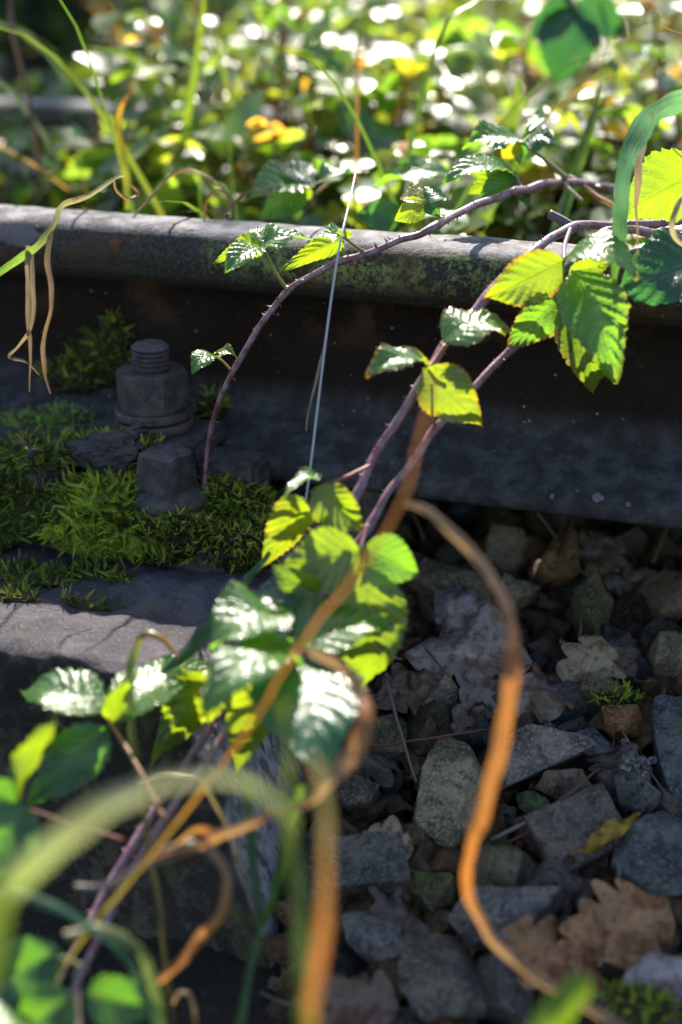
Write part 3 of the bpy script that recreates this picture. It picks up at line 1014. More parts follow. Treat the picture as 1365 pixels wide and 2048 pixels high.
# photo centre x, y, width px, height px, lean in the picture, colour, seed, label
STONES = [
    (903, 1590, 150, 250, -.10, (.21, .195, .15), 1, 'big tan wedge-shaped ballast stone standing upright among dead leaves'),
    (905, 1185, 90, 165, .75, (.17, .145, .115), 2, 'long speckled stone leaning behind the large pale curled leaf'),
    (1105, 1122, 108, 128, .15, OCHRE, 3, 'ochre yellow stone in the shade just under the rail'),
    (1015, 1118, 105, 90, -.3, TAN, 4, 'dull tan stone left of the ochre stone under the rail'),
    (1035, 1195, 88, 95, 0, (.15, .14, .11), 5, 'small round speckled stone below the tan one'),
    (1207, 1245, 140, 125, -.4, OLIVE, 6, 'olive mossy stone above the standing tan oak leaf'),
    (1340, 1200, 95, 120, .2, (.16, .12, .095), 7, 'brown granite stone at the right edge of picture under the rail'),
    (1340, 1325, 80, 90, .1, (.13, .115, .09), 8, 'brown stone with moss tuft below the granite one'),
    (1085, 1525, 205, 120, .15, (.15, .14, .145), 9, 'broad lilac-grey stone right of the tan wedge'),
    (1352, 1510, 80, 235, .05, BLUE, 10, 'tall smooth blue-grey stone standing at the right edge'),
    (1315, 1722, 165, 190, -.5, (.09, .10, .115), 11, 'large angular slate-blue stone at the right, above oak leaves'),
    (1150, 1680, 170, 150, .35, (.10, .09, .088), 12, 'dark flat-topped stone beneath the fallen yellow leaf'),
    (738, 1738, 150, 115, .05, (.085, .09, .10), 13, 'dark slate block beside the sleeper carrying a dead leaf'),
    (745, 1885, 118, 150, .05, (.12, .13, .155), 14, 'pale slate block standing below the dark slate block'),
    (995, 1745, 110, 115, -.1, (.10, .095, .07), 15, 'greenish brown stone right behind the bent orange blade'),
    (1020, 1860, 250, 150, .1, (.13, .13, .14), 16, 'broad grey boulder behind the lower orange blade'),
    (885, 1965, 180, 200, .2, (.115, .11, .11), 17, 'grey-brown stone at the bottom beside the slate blocks'),
    (1250, 1450, 90, 60, 0, (.18, .10, .05), 18, 'small rusty orange stone near the bubbles'),
    (1275, 1600, 80, 120, .2, (.085, .085, .09), 19, 'dark narrow stone between bubbles and slate-blue stone'),
    (1140, 1585, 130, 70, -.25, (.12, .095, .08), 20, 'brownish slab just below the broad lilac-grey stone'),
    (1000, 1985, 150, 130, -.2, (.08, .08, .085), 21, 'dark stone at the bottom under the tan leaf'),
    (1270, 2010, 170, 90, .1, (.09, .09, .085), 22, 'dark mossy stone in the bottom right corner'),
    (1185, 1495, 90, 60, .1, (.07, .075, .09), 23, 'small blue-black stone beside the upper bubbles'),
    (880, 1395, 90, 70, .1, TAN, 24, 'tan stone peeping from under the large pale leaf'),
    (715, 1590, 90, 90, .2, (.09, .085, .085), 25, 'dark stone near the sleeper above the slate block'),
    (1215, 1400, 120, 60, -.1, (.10, .085, .06), 26, 'flat brown stone with moss on its upper side'),
]
BLOCK = [(-1, .75, .55), (.9, .85, .6), (1, -.8, .8), (-.95, -.9, .75), (-.8, .95, -.9), (.95, .9, -.8), (1, -.9, -.7), (-.9, -.9, -.8)]
SHAPES = {1: [(-.35, 1, -.2), (.35, .92, -.1), (-.75, .25, .55), (.55, .30, .75), (.95, .15, 0), (1, -.55, .2), (.15, -.62, .95), (-.85, -.70, .75), (-1, -.85, .1), (.1, -1, .45), (.75, -.9, .1), (-.5, .9, -.9), (.6, .8, -.9), (1, -.5, -.9), (-1, -.8, -.9)],
          12: BLOCK, 13: [(x * .9, y, z) for x, y, z in BLOCK],
          11: [(-.3, 1, .1), (.6, 1, .2), (1, .3, .6), (1, -.6, .7), (.3, -1, .8), (-.8, -.75, .8), (-1, -.1, .5), (-.6, .4, .8), (.2, -.2, 1), (-.8, 0, -.9), (1, 0, -.9), (0, -.9, -.9), (0, 1, -.9)],
          10: [(-.5, 1, .2), (.8, 1, .3), (1, .2, .9), (.9, -1, .8), (-.6, -1, .7), (-1, -.3, .6), (-.9, .5, .4), (-.6, .9, -.9), (1, .9, -.9), (1, -.9, -.9), (-.9, -.9, -.9)],
          2: [(-1, 1, .3), (.1, .95, .5), (1, -.2, .7), (.9, -1, .4), (-.1, -1, .7), (-.9, -.1, .8), (-.3, .2, 1), (-.9, .9, -.8), (.9, .2, -.9), (.8, -.9, -.9), (-.8, -.6, -.9)]}
occupied = []
for (px, py, w, h, lean, col, sd, lab) in STONES:
    c = onb(px, py, 0.017)
    d = float((c - C0) @ cF)
    sx, sy = w * d / FPX, h * d / FPX
    depth = min(sx, sy) * 0.9 + 0.012
    shape = SHAPES.get(sd)
    bm = stone_bm(sd * 7 + 1, 10 + sd % 4, 3, rough=.05, pts=shape)
    # the stone is laid out with its long faces roughly towards the camera, sitting on the slope
    R3 = Matrix((Vector(cR), Vector(cU * .86 + cF * .5).normalized(), Vector(cR).cross(Vector(cU * .86 + cF * .5).normalized()))).transposed()
    rot = R3 @ Matrix.Rotation(lean, 3, 'Z')
    sc = Matrix.Diagonal((sx * 1.04, sy * 1.04, depth))
    for v in bm.verts:
        v.co = rot @ (sc @ v.co)
    o = link_bm('ballast_stone', bm, 'stone', None, ang=24)
    o.location = Vector(c) + Vector(cF) * depth * .12
    o.color = (col[0] * .80, col[1] * .74, col[2] * .66, 1)
    tag(o, lab, 'stone', 'large ballast stones')
    occupied.append((c, max(sx, sy) * .5))

rs = np.random.default_rng(11)
cand = []
for _ in range(2600):
    px, py = rs.uniform(560, 1480), rs.uniform(1020, 2160)
    c = onb(px, py, 0)
    r = rs.uniform(.008, .019)
    if c[0] < -0.275 + .36 * (-.03 - c[2]) + r * .3 and c[1] > .55: continue
    if any(np.linalg.norm(c - oc) < orr * .75 + r * .7 for oc, orr in occupied): continue
    cand.append((c, r)); occupied.append((c, r))
    if len(cand) >= 230: break
for c, r in cand:
    o = bpy.data.objects.new('stone', rs.choice(STONE_ME)); COL.objects.link(o)
    s = r * 2.2 / .026
    o.scale = (s * rs.uniform(.8, 1.3), s * rs.uniform(.7, 1.2), s * rs.uniform(.6, .9))
    o.rotation_euler = rs.uniform(0, 6.28, 3)
    o.location = Vector(c) + Vector((0, 0, .003))
    k = rs.integers(0, 6); base = np.array([TAN, GREY, BLUE, BROWN, OLIVE, BROWN][k]) * rs.uniform(.3, .65)
    o.color = (base[0] * .95, base[1] * .85, base[2] * .72, 1)
    o.parent = bed
# grit between: one mass
mb = MB()
tv = np.array([(-1, -.6, -.5), (.9, -.8, -.4), (1, .7, -.5), (-.8, .9, -.4), (-.5, -.4, .6), (.6, -.5, .5), (.4, .6, .7), (-.6, .4, .5)]) * .5
tf = [(0, 1, 5, 4), (1, 2, 6, 5), (2, 3, 7, 6), (3, 0, 4, 7), (4, 5, 6, 7), (3, 2, 1, 0)]
n = 2600
locs, mats, cols = [], [], []
for _ in range(n):
    px, py = rs.uniform(540, 1500), rs.uniform(1000, 2200)
    c = onb(px, py, -.010)
    locs.append(c); e = Matrix.Identity(3)
    from mathutils import Euler
    e = Euler(rs.uniform(0, 6.28, 3)).to_matrix()
    mats.append(np.array(e) * rs.uniform(.003, .009)); cols.append(np.array((.08, .07, .06)) * rs.uniform(.4, 1.6))
mb.inst(tv, tf, np.zeros((8, 2)), np.array(mats), np.array(locs), np.array(cols))


def mat_attr(name, rough=.8):
    m, nt, out = new_mat(name); t = NT(nt)
    p = t.principled(t.attr('col'), rough, .3, t.bump(t.noise(600, 4, .6, t.objvec()), .5, .001))
    nt.links.new(p.outputs[0], out.inputs[0]); return m


M['grit'] = mat_attr('grit')
o = mb.build('gravel', M['grit'], None, smooth=False)
tag(o, 'fine dark grit between the ballast stones', 'gravel', kind='stuff')

# ================================================================== DEAD LEAVES ON THE BALLAST
def dead_leaf(px, py, ang, L, Wd, col, label, kind='oak', dz=0.016, tilt=0.0, arch=.12, curl=.3, fold=.2, up=None, group='dead leaves on the ballast', wave=.06, mat='dead_leaf', roll=0.0):
    c = onb(px, py, dz)
    X = Vector((math.cos(ang), math.sin(ang) * .96, math.sin(ang) * .27))
    n = Vector((0, -.27, 1)).normalized() if up is None else Vector(up).normalized()
    X = (X - n * X.dot(n)).normalized()
    Yv = n.cross(X)
    q = Matrix.Rotation(roll, 3, X)
    n, Yv = q @ n, q @ Yv
    if tilt:
        q = Matrix.Rotation(tilt, 3, Yv); X, n = q @ X, q @ n
    _seed[0] += 1
    mb = MB()
    b = np.array(c) - np.array(X) * L * .5
    leaf_mesh(mb, b, np.array(X), np.array(Yv), np.array(n), L, Wd, col, nu=60, nv=25, arch=arch, fold=fold, curl=curl, pleat=.015, serr=.1, nveins=7, kind=kind, seed=_seed[0], wave=wave)
    v = mb.v[0]
    sd = _seed[0]
    for i in range(len(v)):
        p = Vector(v[i] * 45) + Vector((sd, 0, 0))
        v[i] += np.array(n) * (.0060 * noise.fractal(p, 1, 2, 4)) + np.array(Yv) * .002 * noise.noise(p * 1.3)
    path = spline([b + np.array(X) * L * .02, b - np.array(X) * L * .12 + np.array(n) * .003, b - np.array(X) * L * .28 + np.array(n) * .010], 4)
    root = mb.build('dead_leaf', M[mat], None, origin=c)
    s2 = MB(); tube(s2, path, np.linspace(.0009, .0006, len(path)), 6, np.array(col) * .5)
    s2.build('leaf_stalk', M['cane2'], root, origin=c)
    tag(root, label, 'dead leaf', group)
    return root


PALE, TANL, BRN = (.30, .23, .21), (.26, .14, .07), (.12, .062, .03)
dead_leaf(935, 1325, .15, .082, .030, PALE, 'large pale lilac-grey dead leaf lying flat beside the lime bramble leaf', arch=.10, curl=.2, roll=.25)
dead_leaf(935, 1240, 2.5, .055, .020, (.27, .22, .23), 'greyish dead leaf curled up on edge over the large pale leaf', arch=.22, curl=1.0, up=(.3, -.9, .6), dz=.024)
dead_leaf(1175, 1345, 1.4, .046, .021, (.33, .24, .16), 'tan oak leaf standing upright below the olive mossy stone', up=(0, -.85, .5), dz=.022, arch=.05, curl=.1)
dead_leaf(1240, 1865, 1.0, .056, .025, (.36, .19, .09), 'light brown oak leaf with lobes, topmost in the bottom right heap', up=(.1, -.6, .8), dz=.024, arch=.1)
dead_leaf(1105, 1930, 2.9, .060, .020, (.30, .15, .07), 'brown oak leaf lying left of the topmost leaf in bottom right heap', up=(0, -.5, .85), dz=.022)
dead_leaf(1165, 1890, 1.9, .040, .014, (.32, .16, .075), 'narrow folded brown leaf between the two oak leaves', up=(.6, -.6, .6), dz=.026, curl=.5)
dead_leaf(765, 1692, .1, .034, .014, (.31, .21, .15), 'small ragged brown leaf lying on the dark slate block', dz=.024, up=(0, -.55, .85))
dead_leaf(800, 1395, .6, .058, .022, (.20, .135, .10), 'dark grey lobed leaf under the lime bramble leaf', dz=.012)
dead_leaf(1065, 1395, .3, .060, .024, (.27, .20, .155), 'crumpled greyish leaf right of the large pale leaf', dz=.014, arch=.15, curl=.5)
dead_leaf(1225, 1310, 2.3, .048, .019, (.21, .15, .115), 'grey holey leaf behind the standing tan oak leaf', dz=.016)
dead_leaf(1320, 1960, .5, .040, .016, (.34, .30, .32), 'whitish curled dead leaf at the right edge near the bottom', kind='willow', dz=.030, curl=.8, up=(-.2, -.5, .8))
dead_leaf(690, 2015, .2, .052, .020, (.16, .10, .08), 'dark brown leaf at the bottom beside the pale slate block', dz=.018)
dead_leaf(1225, 1668, .85, .037, .0052, (.33, .22, .025), 'narrow yellow willow leaf on the dark flat-topped stone', kind='willow', dz=.034, curl=.6, mat='dead_leaf')
dead_leaf(1065, 1612, 2.4, .028, .008, (.08, .11, .045), 'small olive green leaf under the lilac-grey stone', kind='willow', dz=.018)
dead_leaf(945, 1420, 1.3, .042, .012, (.20, .155, .135), 'brownish leaf with a dark midrib pointing up behind the tan wedge', dz=.018, up=(.1, -.7, .7))
dead_leaf(1195, 1120, 1.2, .040, .020, (.14, .10, .075), 'dull brown leaf in the dark right of the ochre stone', dz=.016, up=(0, -.8, .5))
dead_leaf(1265, 1165, .1, .046, .018, (.15, .115, .09), 'rolled brown leaf in the shade under the rail', dz=.014, curl=1.0)
dead_leaf(1110, 1770, .3, .046, .016, (.10, .075, .07), 'dark curled leaf above the broad grey boulder', dz=.018, curl=.7)
dead_leaf(735, 1545, .8, .042, .018, (.10, .085, .08), 'blackish crumpled leaf near the sleeper side', dz=.014)
dead_leaf(1225, 1530, 2.0, .040, .015, (.13, .09, .07), 'dark wet leaf between the two patches of bubbles', dz=.012)

kinds = ['oak', 'oak', 'willow']
rs = np.random.default_rng(23)
lm = MB()
lm_n = 0
for i in range(210):
    px, py = rs.uniform(640, 1460), rs.uniform(1040, 2140)
    c = onb(px, py, rs.uniform(-.008, .008))
    if c[0] < -0.262 + .36 * (-.03 - c[2]): continue
    L = rs.uniform(.022, .05)
    n = Vector((rs.normal(0, .45), -.3 + rs.normal(0, .35), 1)).normalized()
    X = Vector(rs.normal(size=3)); X = (X - n * X.dot(n)).normalized(); Yv = n.cross(X)
    b = np.array([BRN, PALE, TANL, (.13, .075, .05), (.19, .12, .085)][rs.integers(0, 5)]) * rs.uniform(.4, .85)
    leaf_mesh(lm, np.array(c) - np.array(X) * L * .5, np.array(X), np.array(Yv), np.array(n), L, L * rs.uniform(.28, .42), b, nu=26, nv=11, arch=rs.uniform(0, .35), fold=rs.uniform(-.3, .7), curl=rs.uniform(0, 1.4), pleat=.02, nveins=6, kind=kinds[rs.integers(0, 3)], seed=1000 + i, wave=.14)
    vv = lm.v[-1]
    for q in range(len(vv)):
        vv[q] += np.array(n) * .004 * noise.fractal(Vector(vv[q] * 70), 1, 2, 3)
o = lm.build('leaf_litter', M['dead_leaf'])
tag(o, 'brown and grey leaf litter lodged between the ballast stones', 'leaf litter', kind='stuff')


# twigs
def twig(pts, r, label, mat='twig', name='twig', group='twigs on the ballast'):
    path = spline([onb(x, y, dz) for x, y, dz in pts], 6)
    path += .0006 * np.array([[noise.noise(Vector(p * 90 + i * 5)) for i in range(3)] for p in path])
    mb = MB(); tube(mb, path, np.linspace(r, r * .7, len(path)), 7)
    o = mb.build(name, M[mat], None, origin=path[0]); tag(o, label, 'twig', group); return o


twig([(985, 1680, .020), (1090, 1625, .030), (1205, 1570, .030)], .0013, 'long grey twig lying slantwise below the lilac-grey stone')
twig([(1205, 1570, .030), (1228, 1640, .030), (1240, 1755, .030)], .0011, 'grey twig pointing down beside the yellow leaf')
twig([(1010, 1690, .016), (1100, 1640, .024), (1195, 1585, .024)], .0009, 'thin dark twig under the long grey twig', 'twig_red')
twig([(772, 1355, .03), (800, 1460, .030), (834, 1565, .024)], .0011, 'pale straight twig hanging down by the tan wedge stone')
twig([(738, 1495, .02), (850, 1478, .026), (975, 1458, .026)], .0009, 'thin reddish twig crossing above the tan wedge stone', 'twig_red')
twig([(1100, 1615, .03), (1150, 1580, .036), (1200, 1535, .036)], .0008, 'short reddish twig rising over the brownish slab', 'twig_red')
twig([(840, 1285, .02), (870, 1320, .026), (890, 1345, .024)], .0007, 'small dark curved stalk on the large pale leaf', 'twig_red')
twig([(1230, 1440, .02), (1290, 1530, .02), (1340, 1600, .02)], .0007, 'thin twig running past the lower bubbles')
twig([(1160, 1290, .02), (1165, 1230, .024), (1185, 1180, .02)], .0009, 'short brown twig leaning by the mossy stone')

# water bubbles
for (cx, cy, n, spx, spy, lab) in ((1100, 1460, 34, 28, 13, 'cluster of clear water bubbles below the crumpled greyish leaf'), (1265, 1535, 46, 20, 34, 'cluster of clear water bubbles beside the dark wet leaf')):
    rs = np.random.default_rng(cx)
    bm = bmesh.new()
    c0 = onb(cx, cy, .026)
    for i in range(n):
        q = onb(cx + rs.normal() * spx * .6 + (0 if cy < 1500 else (-(rs.random() - .5) * 30)), cy + rs.normal() * spy * .6, .024 + rs.uniform(0, .004))
        bmesh.ops.create_uvsphere(bm, u_segments=14, v_segments=10, radius=rs.uniform(.0011, .0025), matrix=Matrix.Translation(q))
    o = link_bm('water_bubbles', bm, 'bubble', None, c0, ang=180)
    tag(o, lab, 'bubbles', kind='stuff')

# ================================================================== MOSS
def frond_template(npair=7):
    v, f = [], []
    for i in range(npair):
        t = i / (npair - 1)
        x = t
        z = .25 * t - .22 * t * t
        l = .26 * (1 - t * .75)
        for s in (-1, 1):
            k = len(v)
            v += [(x - .05, 0, z), (x + .10, 0, z + .01), (x + .16, s * l, z + .10)]
            f.append((k, k + 1, k + 2))
    k = len(v)
    v += [(0, -.03, 0), (0, .03, 0), (1.12, 0, .05)]
    f.append((k, k + 1, k + 2))
    return np.array(v), f


FT, FF = frond_template(8)


def moss_patch(label, blobs, nfr, size, cols, seed, droop=.0, lab=None, parent=None):
    """cushion of fronds over ellipsoid blobs (cx,cy,cz,rx,ry,rz)"""
    rs = np.random.default_rng(seed)
    mb = MB()
    wts = np.array([b[3] * b[4] + b[3] * b[5] for b in blobs]); wts /= wts.sum()
    mats, locs, cl = [], [], []
    for i in range(nfr):
        b = blobs[rs.choice(len(blobs), p=wts)]
        th = rs.uniform(0, 2 * math.pi); cz = rs.uniform(-.05, 1)
        sn = math.sqrt(max(0, 1 - cz * cz))
        dirn = np.array([sn * math.cos(th), sn * math.sin(th), cz])
        q = 1 + .25 * noise.noise(Vector(dirn * 3) + Vector((b[0] * 50, b[1] * 50, 0)))
        p = np.array(b[:3]) + dirn * np.array(b[3:]) * q * rs.uniform(.86, 1.0)
        nr = dirn / np.array(b[3:]); nr /= np.linalg.norm(nr)
        X = np.array([nr[0] * .9, nr[1] * .9, nr[2] * .55 - droop]) + rs.normal(0, .55, 3)
        X /= np.linalg.norm(X)
        Z = nr + rs.normal(0, .3, 3); Z -= X * (Z @ X); Z /= np.linalg.norm(Z)
        Y = np.cross(Z, X)
        s = size * rs.uniform(.5, 1.35)
        mats.append(np.stack([X * s, Y * s, Z * s], 1)); locs.append(p)
        c = np.array(cols[rs.integers(0, len(cols))]) * rs.uniform(.6, 1.3)
        cl.append(c)
    mb.inst(FT, FF, np.zeros((len(FT), 2)), np.array(mats), np.array(locs), np.array(cl))
    # the brown mat underneath
    for b in blobs:
        bm = bmesh.new(); bmesh.ops.create_icosphere(bm, subdivisions=4, radius=1)
        v = []
        for vv in bm.verts:
            d = np.array(vv.co)
            q = .9 + .22 * noise.noise(Vector(d * 3) + Vector((b[0] * 50, b[1] * 50, 0))) + .12 * noise.noise(Vector(d * 9))
            v.append(np.array(b[:3]) + d * np.array(b[3:]) * q)
        mb.add(v, [tuple(x.index for x in ff.verts) for ff in bm.faces], None, np.array(cols[-1]) * .55)
        bm.free()
    o = mb.build('moss', M['moss'], parent, smooth=False, origin=blobs[0][:3])
    if parent is None:
        tag(o, label, 'moss', kind='stuff')
    return o


def B(px, py, z, rx, ry, rz):
    q = onz(px, py, z)
    return (q[0], q[1], z, rx, ry, rz)


MG = [(.34, .42, .05), (.44, .48, .08), (.20, .28, .035), (.08, .07, .02)]  # moss greens raised to stand in for sunlight the rail blocks
MB_ = [(.46, .58, .20), (.40, .52, .14), (.5, .6, .24), (.16, .2, .06)]
MD = [(.22, .25, .04), (.14, .18, .03), (.30, .32, .07), (.06, .045, .02)]
moss_patch('fuzzy pale green moss covering the rail foot left of the bolt',
           [B(150, 845, .012, .030, .016, .010), B(80, 850, .012, .024, .014, .007), B(215, 880, .006, .020, .016, .010), B(30, 835, .012, .02, .014, .006), B(150, 905, .002, .03, .016, .012), B(215, 935, -.002, .026, .016, .010)],
           4200, .0042, MB_, 1)
moss_patch('dark shaggy moss heaped over the left screw',
           [(S2X, S2Y, .022, .022, .021, .012), (S2X - .02, S2Y - .004, .000, .032, .026, .026), (S2X + .006, S2Y - .018, -.008, .032, .016, .018), (S2X - .03, S2Y - .03, -.018, .032, .014, .014)],
           2600, .0066, MD + [(.09, .13, .02)], 2, .35)
moss_patch('bright feathery moss hanging between the two screws',
           [B(205, 1015, -.004, .028, .018, .017), B(150, 1060, -.014, .024, .014, .014), B(255, 1000, -.002, .020, .016, .014), B(265, 1075, -.016, .024, .014, .013), B(200, 1085, -.020, .022, .012, .011)],
           2600, .0090, MG + MG[:2], 3, .30)
moss_patch('dark green moss below the bare screw',
           [B(370, 1075, -.014, .026, .014, .014), B(440, 1085, -.016, .028, .014, .012), B(330, 1085, -.018, .020, .012, .012), B(495, 1075, -.018, .020, .016, .012), B(300, 1105, -.024, .020, .010, .008), B(420, 1110, -.024, .03, .010, .008), B(505, 1105, -.022, .018, .010, .010)],
           3200, .0048, MG + MD, 4, .1)
moss_patch('green moss right of the bare screw',
           [B(445, 1000, -.004, .018, .016, .014), B(480, 1015, -.008, .022, .018, .014), B(425, 985, -.002, .012, .010, .010), B(515, 1040, -.014, .014, .016, .010)],
           1700, .0052, MG, 5, .1)
moss_patch('small tufts of moss on the front of the black clip plate',
           [(BX - .016, BY - .031, .022, .018, .008, .010), (BX + .006, BY - .032, .023, .014, .007, .008), (BX - .038, BY - .034, .018, .012, .008, .010)],
           650, .0070, MG, 6, -.1)
wp = ony(205, 740, RY - .012)
moss_patch('thin dark moss climbing the rail web left of the nut',
           [(wp[0], RY - .014, .046, .020, .006, .022), (wp[0] - .02, RY - .02, .036, .022, .008, .012), (wp[0] + .012, RY - .012, .062, .006, .004, .018), (wp[0] + .085, RY - .03, .030, .010, .008, .010)],
           520, .0065, MD + MG, 7, -.6)
moss_patch('thin moss strands spread over the sleeper top',
           [B(60, 1150, -.030, .030, .012, .003), B(200, 1150, -.030, .028, .008, .003), B(20, 1190, -.030, .020, .006, .003), B(170, 1210, -.031, .016, .005, .002), B(420, 1135, -.031, .030, .006, .003)],
           520, .0065, MD + [(.09, .12, .02)], 8)
moss_patch('thin moss creeping up the flange of the bare screw',
           [(SX - .020, SY - .014, -.002, .010, .010, .008), (SX + .016, SY - .020, -.003, .012, .007, .006), (SX - .022, SY + .006, .004, .007, .010, .010), (SX - .004, SY - .026, -.006, .016, .006, .006)],
           650, .0045, MG + MD, 12)
q1 = onb(1350, 1300, .022); q2 = onb(1230, 1395, .022); q3 = onb(985, 1290, .014); q4 = onb(920, 1255, .01)
moss_patch('little tufts of bright moss among the ballast stones',
           [(*q1, .008, .008, .006), (*q2, .014, .008, .004), (*q3, .006, .006, .004), (*q4, .008, .008, .004), (*onb(1280, 2010, .03), .016, .01, .006)],
           420, .0055, MG, 9)

# ================================================================== BRAMBLE CANES IN FOCUS
arch_c = cane('bramble_cane', 'thin reddish thorny cane arching over the rail down to the bare screw', 'bramble',
              [(1330, 388, .97), (1235, 376, .95), (1130, 362, .91), (1040, 380, .87), (960, 407, .845), (870, 452, .80), (780, 490, .79), (690, 520, .79), (630, 548, .79), (575, 582, .79), (520, 650, .79), (475, 730, .80), (440, 800, .81), (420, 860, .825), (407, 975, .84)],
              [.0028, .0026, .0025, .0022, .0020, .0018, .0016, .0013], (.13, .04, .05), .0026, .0024)
# leaves of the arching cane
lf = stalk(arch_c, [(575, 580, .79), (548, 540, .79), (535, 512, .788), (523, 494, .785)], .0011, .0008, (.16, .13, .02))
leaflet(lf, 524, 490, .785, 427, 526, 26, .2, -.5, LIME, arch=.20, fold=.3)
leaflet(lf, 524, 494, .785, 450, 549, 25, 1.2, 0, GREEN, arch=.10, fold=.3)
leaflet(lf, 526, 492, .785, 505, 456, 16, 1.8, .3, GREEN, arch=.1)
leaflet(lf, 526, 490, .785, 628, 480, 16, 3.2, .2, GREEN, arch=.10)
lf = stalk(arch_c, [(738, 508, .79), (715, 495, .788), (690, 476, .785)], .0010, .0007, (.16, .13, .02))
leaflet(lf, 690, 478, .785, 556, 546, 24, .3, -.4, LIME, arch=.16, fold=.35)
leaflet(lf, 690, 476, .785, 632, 476, 13, 3.0, .1, GREEN, arch=.08)
leaflet(lf, 688, 478, .785, 690, 456, 17, .4, 0, LIME, arch=.05)
lf = stalk(arch_c, [(462, 740, .80), (445, 722, .80), (428, 712, .80)], .0008, .0006, (.22, .14, .03))
leaflet(lf, 430, 710, .80, 384, 748, 22, 1.6, .2, GREEN, arch=.16, fold=.2)
leaflet(lf, 430, 708, .80, 474, 716, 10, 1.5, 0, LIME, arch=.25)
lf = stalk(arch_c, [(892, 440, .81), (872, 428, .815), (850, 406, .815)], .0010, .0007, (.26, .20, .04))
leaflet(lf, 850, 404, .815, 790, 442, 26, .6, 0, LIME, arch=.16)
leaflet(lf, 850, 402, .815, 800, 398, 20, 1.5, 0, YELLOW, arch=.1)
leaflet(lf, 852, 404, .815, 893, 398, 18, 1.8, 0, DEEP, arch=.2)
leaflet(lf, 852, 406, .815, 880, 432, 17, .8, 0, DEEP, arch=.2)
lf = stalk(arch_c, [(1135, 358, .91), (1090, 320, .91), (1048, 285, .91)], .0019, .0013, (.16, .15, .06))
leaflet(lf, 1044, 282, .91, 925, 300, 24, 2.4, .2, GREEN, arch=.12, fold=.15)
leaflet(lf, 1046, 284, .91, 1122, 296, 20, 1.0, 0, DEEP, arch=.25, curl=.4)
leaflet(lf, 1042, 280, .91, 1086, 218, 12, 2.0, 1.5, GREEN, arch=.1)
leaflet(lf, 1040, 286, .91, 1005, 318, 26, .2, 0, YELLOW, arch=.05)
leaflet(lf, 1042, 282, .91, 1040, 330, 18, .4, 0, DEEP, arch=.1)
lf = stalk(arch_c, [(1045, 378, .875), (1036, 362, .88), (1030, 345, .885)], .0012, .0009, (.08, .04, .04))
leaflet(lf, 1028, 345, .885, 888, 366, 22, 2.6, .2, GREEN, arch=.14, fold=.2)
leaflet(lf, 1026, 346, .885, 935, 388, 26, .4, 0, LIME, arch=.1)
leaflet(lf, 1030, 348, .885, 955, 412, 30, .9, 0, DEEP, arch=.08, curl=.3)
leaflet(lf, 1034, 386, .885, 1056, 414, 15, 1.2, 0, DEEP, arch=.15)
lf = stalk(arch_c, [(1128, 365, .91), (1140, 380, .905), (1165, 402, .90)], .0016, .0012, (.30, .27, .12), name='cut_stub')

# second, thicker cane
thick = cane('bramble_cane', 'thick purple thorny cane crossing the rail behind the middle leaves', 'bramble',
             [(1400, 440, .86), (1300, 448, .85), (1225, 452, .84), (1145, 455, .82), (1060, 505, .785), (970, 600, .772), (890, 690, .760), (840, 770, .752), (760, 900, .745), (715, 985, .735), (650, 1120, .73), (560, 1290, .722), (430, 1450, .71), (270, 1680, .688), (100, 1990, .65)],
             [.0030, .0029, .0027, .0026, .0025, .0022, .0020], (.15, .055, .09), .0022, .0022)
stalk(thick, [(1145, 455, .82), (1125, 442, .82), (1098, 428, .82)], .0030, .0028, (.10, .06, .07), name='cut_stub')
lf = stalk(thick, [(1142, 455, .818), (1130, 490, .785), (1128, 520, .758)], .0014, .0011, (.10, .05, .06))
leaflet(lf, 1132, 520, .758, 967, 598, 52, .5, -.1, LIME, arch=.10, fold=.15, edge=RED_EDGE, pleat=.045)
leaflet(lf, 1132, 514, .758, 1276, 560, 36, 1.6, .1, GREEN, arch=.28, fold=.1, edge=(.10, .08, .03))
leaflet(lf, 1136, 548, .765, 1226, 520, 22, .4, 0, LIME, arch=.05)
leaflet(lf, 1144, 538, .755, 1232, 768, 66, .9, .1, GREEN, arch=.10, fold=.25, edge=(.10, .10, .03), pleat=.04)
lf = stalk(thick, [(890, 690, .745), (872, 716, .74), (858, 735, .735)], .0012, .0010, (.24, .07, .03))
leaflet(lf, 886, 684, .74, 1024, 664, 36, 2.2, .15, GREEN, arch=.20, fold=.1, edge=RED_EDGE)
leaflet(lf, 856, 722, .735, 732, 752, 28, 2.0, .2, GREEN, arch=.14, fold=.2, edge=RED_EDGE)
leaflet(lf, 846, 735, .735, 962, 850, 56, .5, 0, (.11, .15, .025), arch=.08, fold=.1, edge=(.2, .12, .02), pleat=.045)
lf = stalk(thick, [(742, 930, .733), (690, 955, .725), (622, 985, .72)], .0010, .0008, (.28, .05, .06))
leaflet(lf, 612, 998, .72, 524, 1136, 44, .2, -.2, LIME, arch=.08, edge=(.12, .10, .03), pleat=.045)
leaflet(lf, 628, 975, .72, 728, 1058, 46, .6, 0, LIME, arch=.10, edge=(.12, .10, .03), pleat=.045)
leaflet(lf, 645, 950, .725, 565, 1004, 12, 2.6, -.2, GREEN, arch=.15)

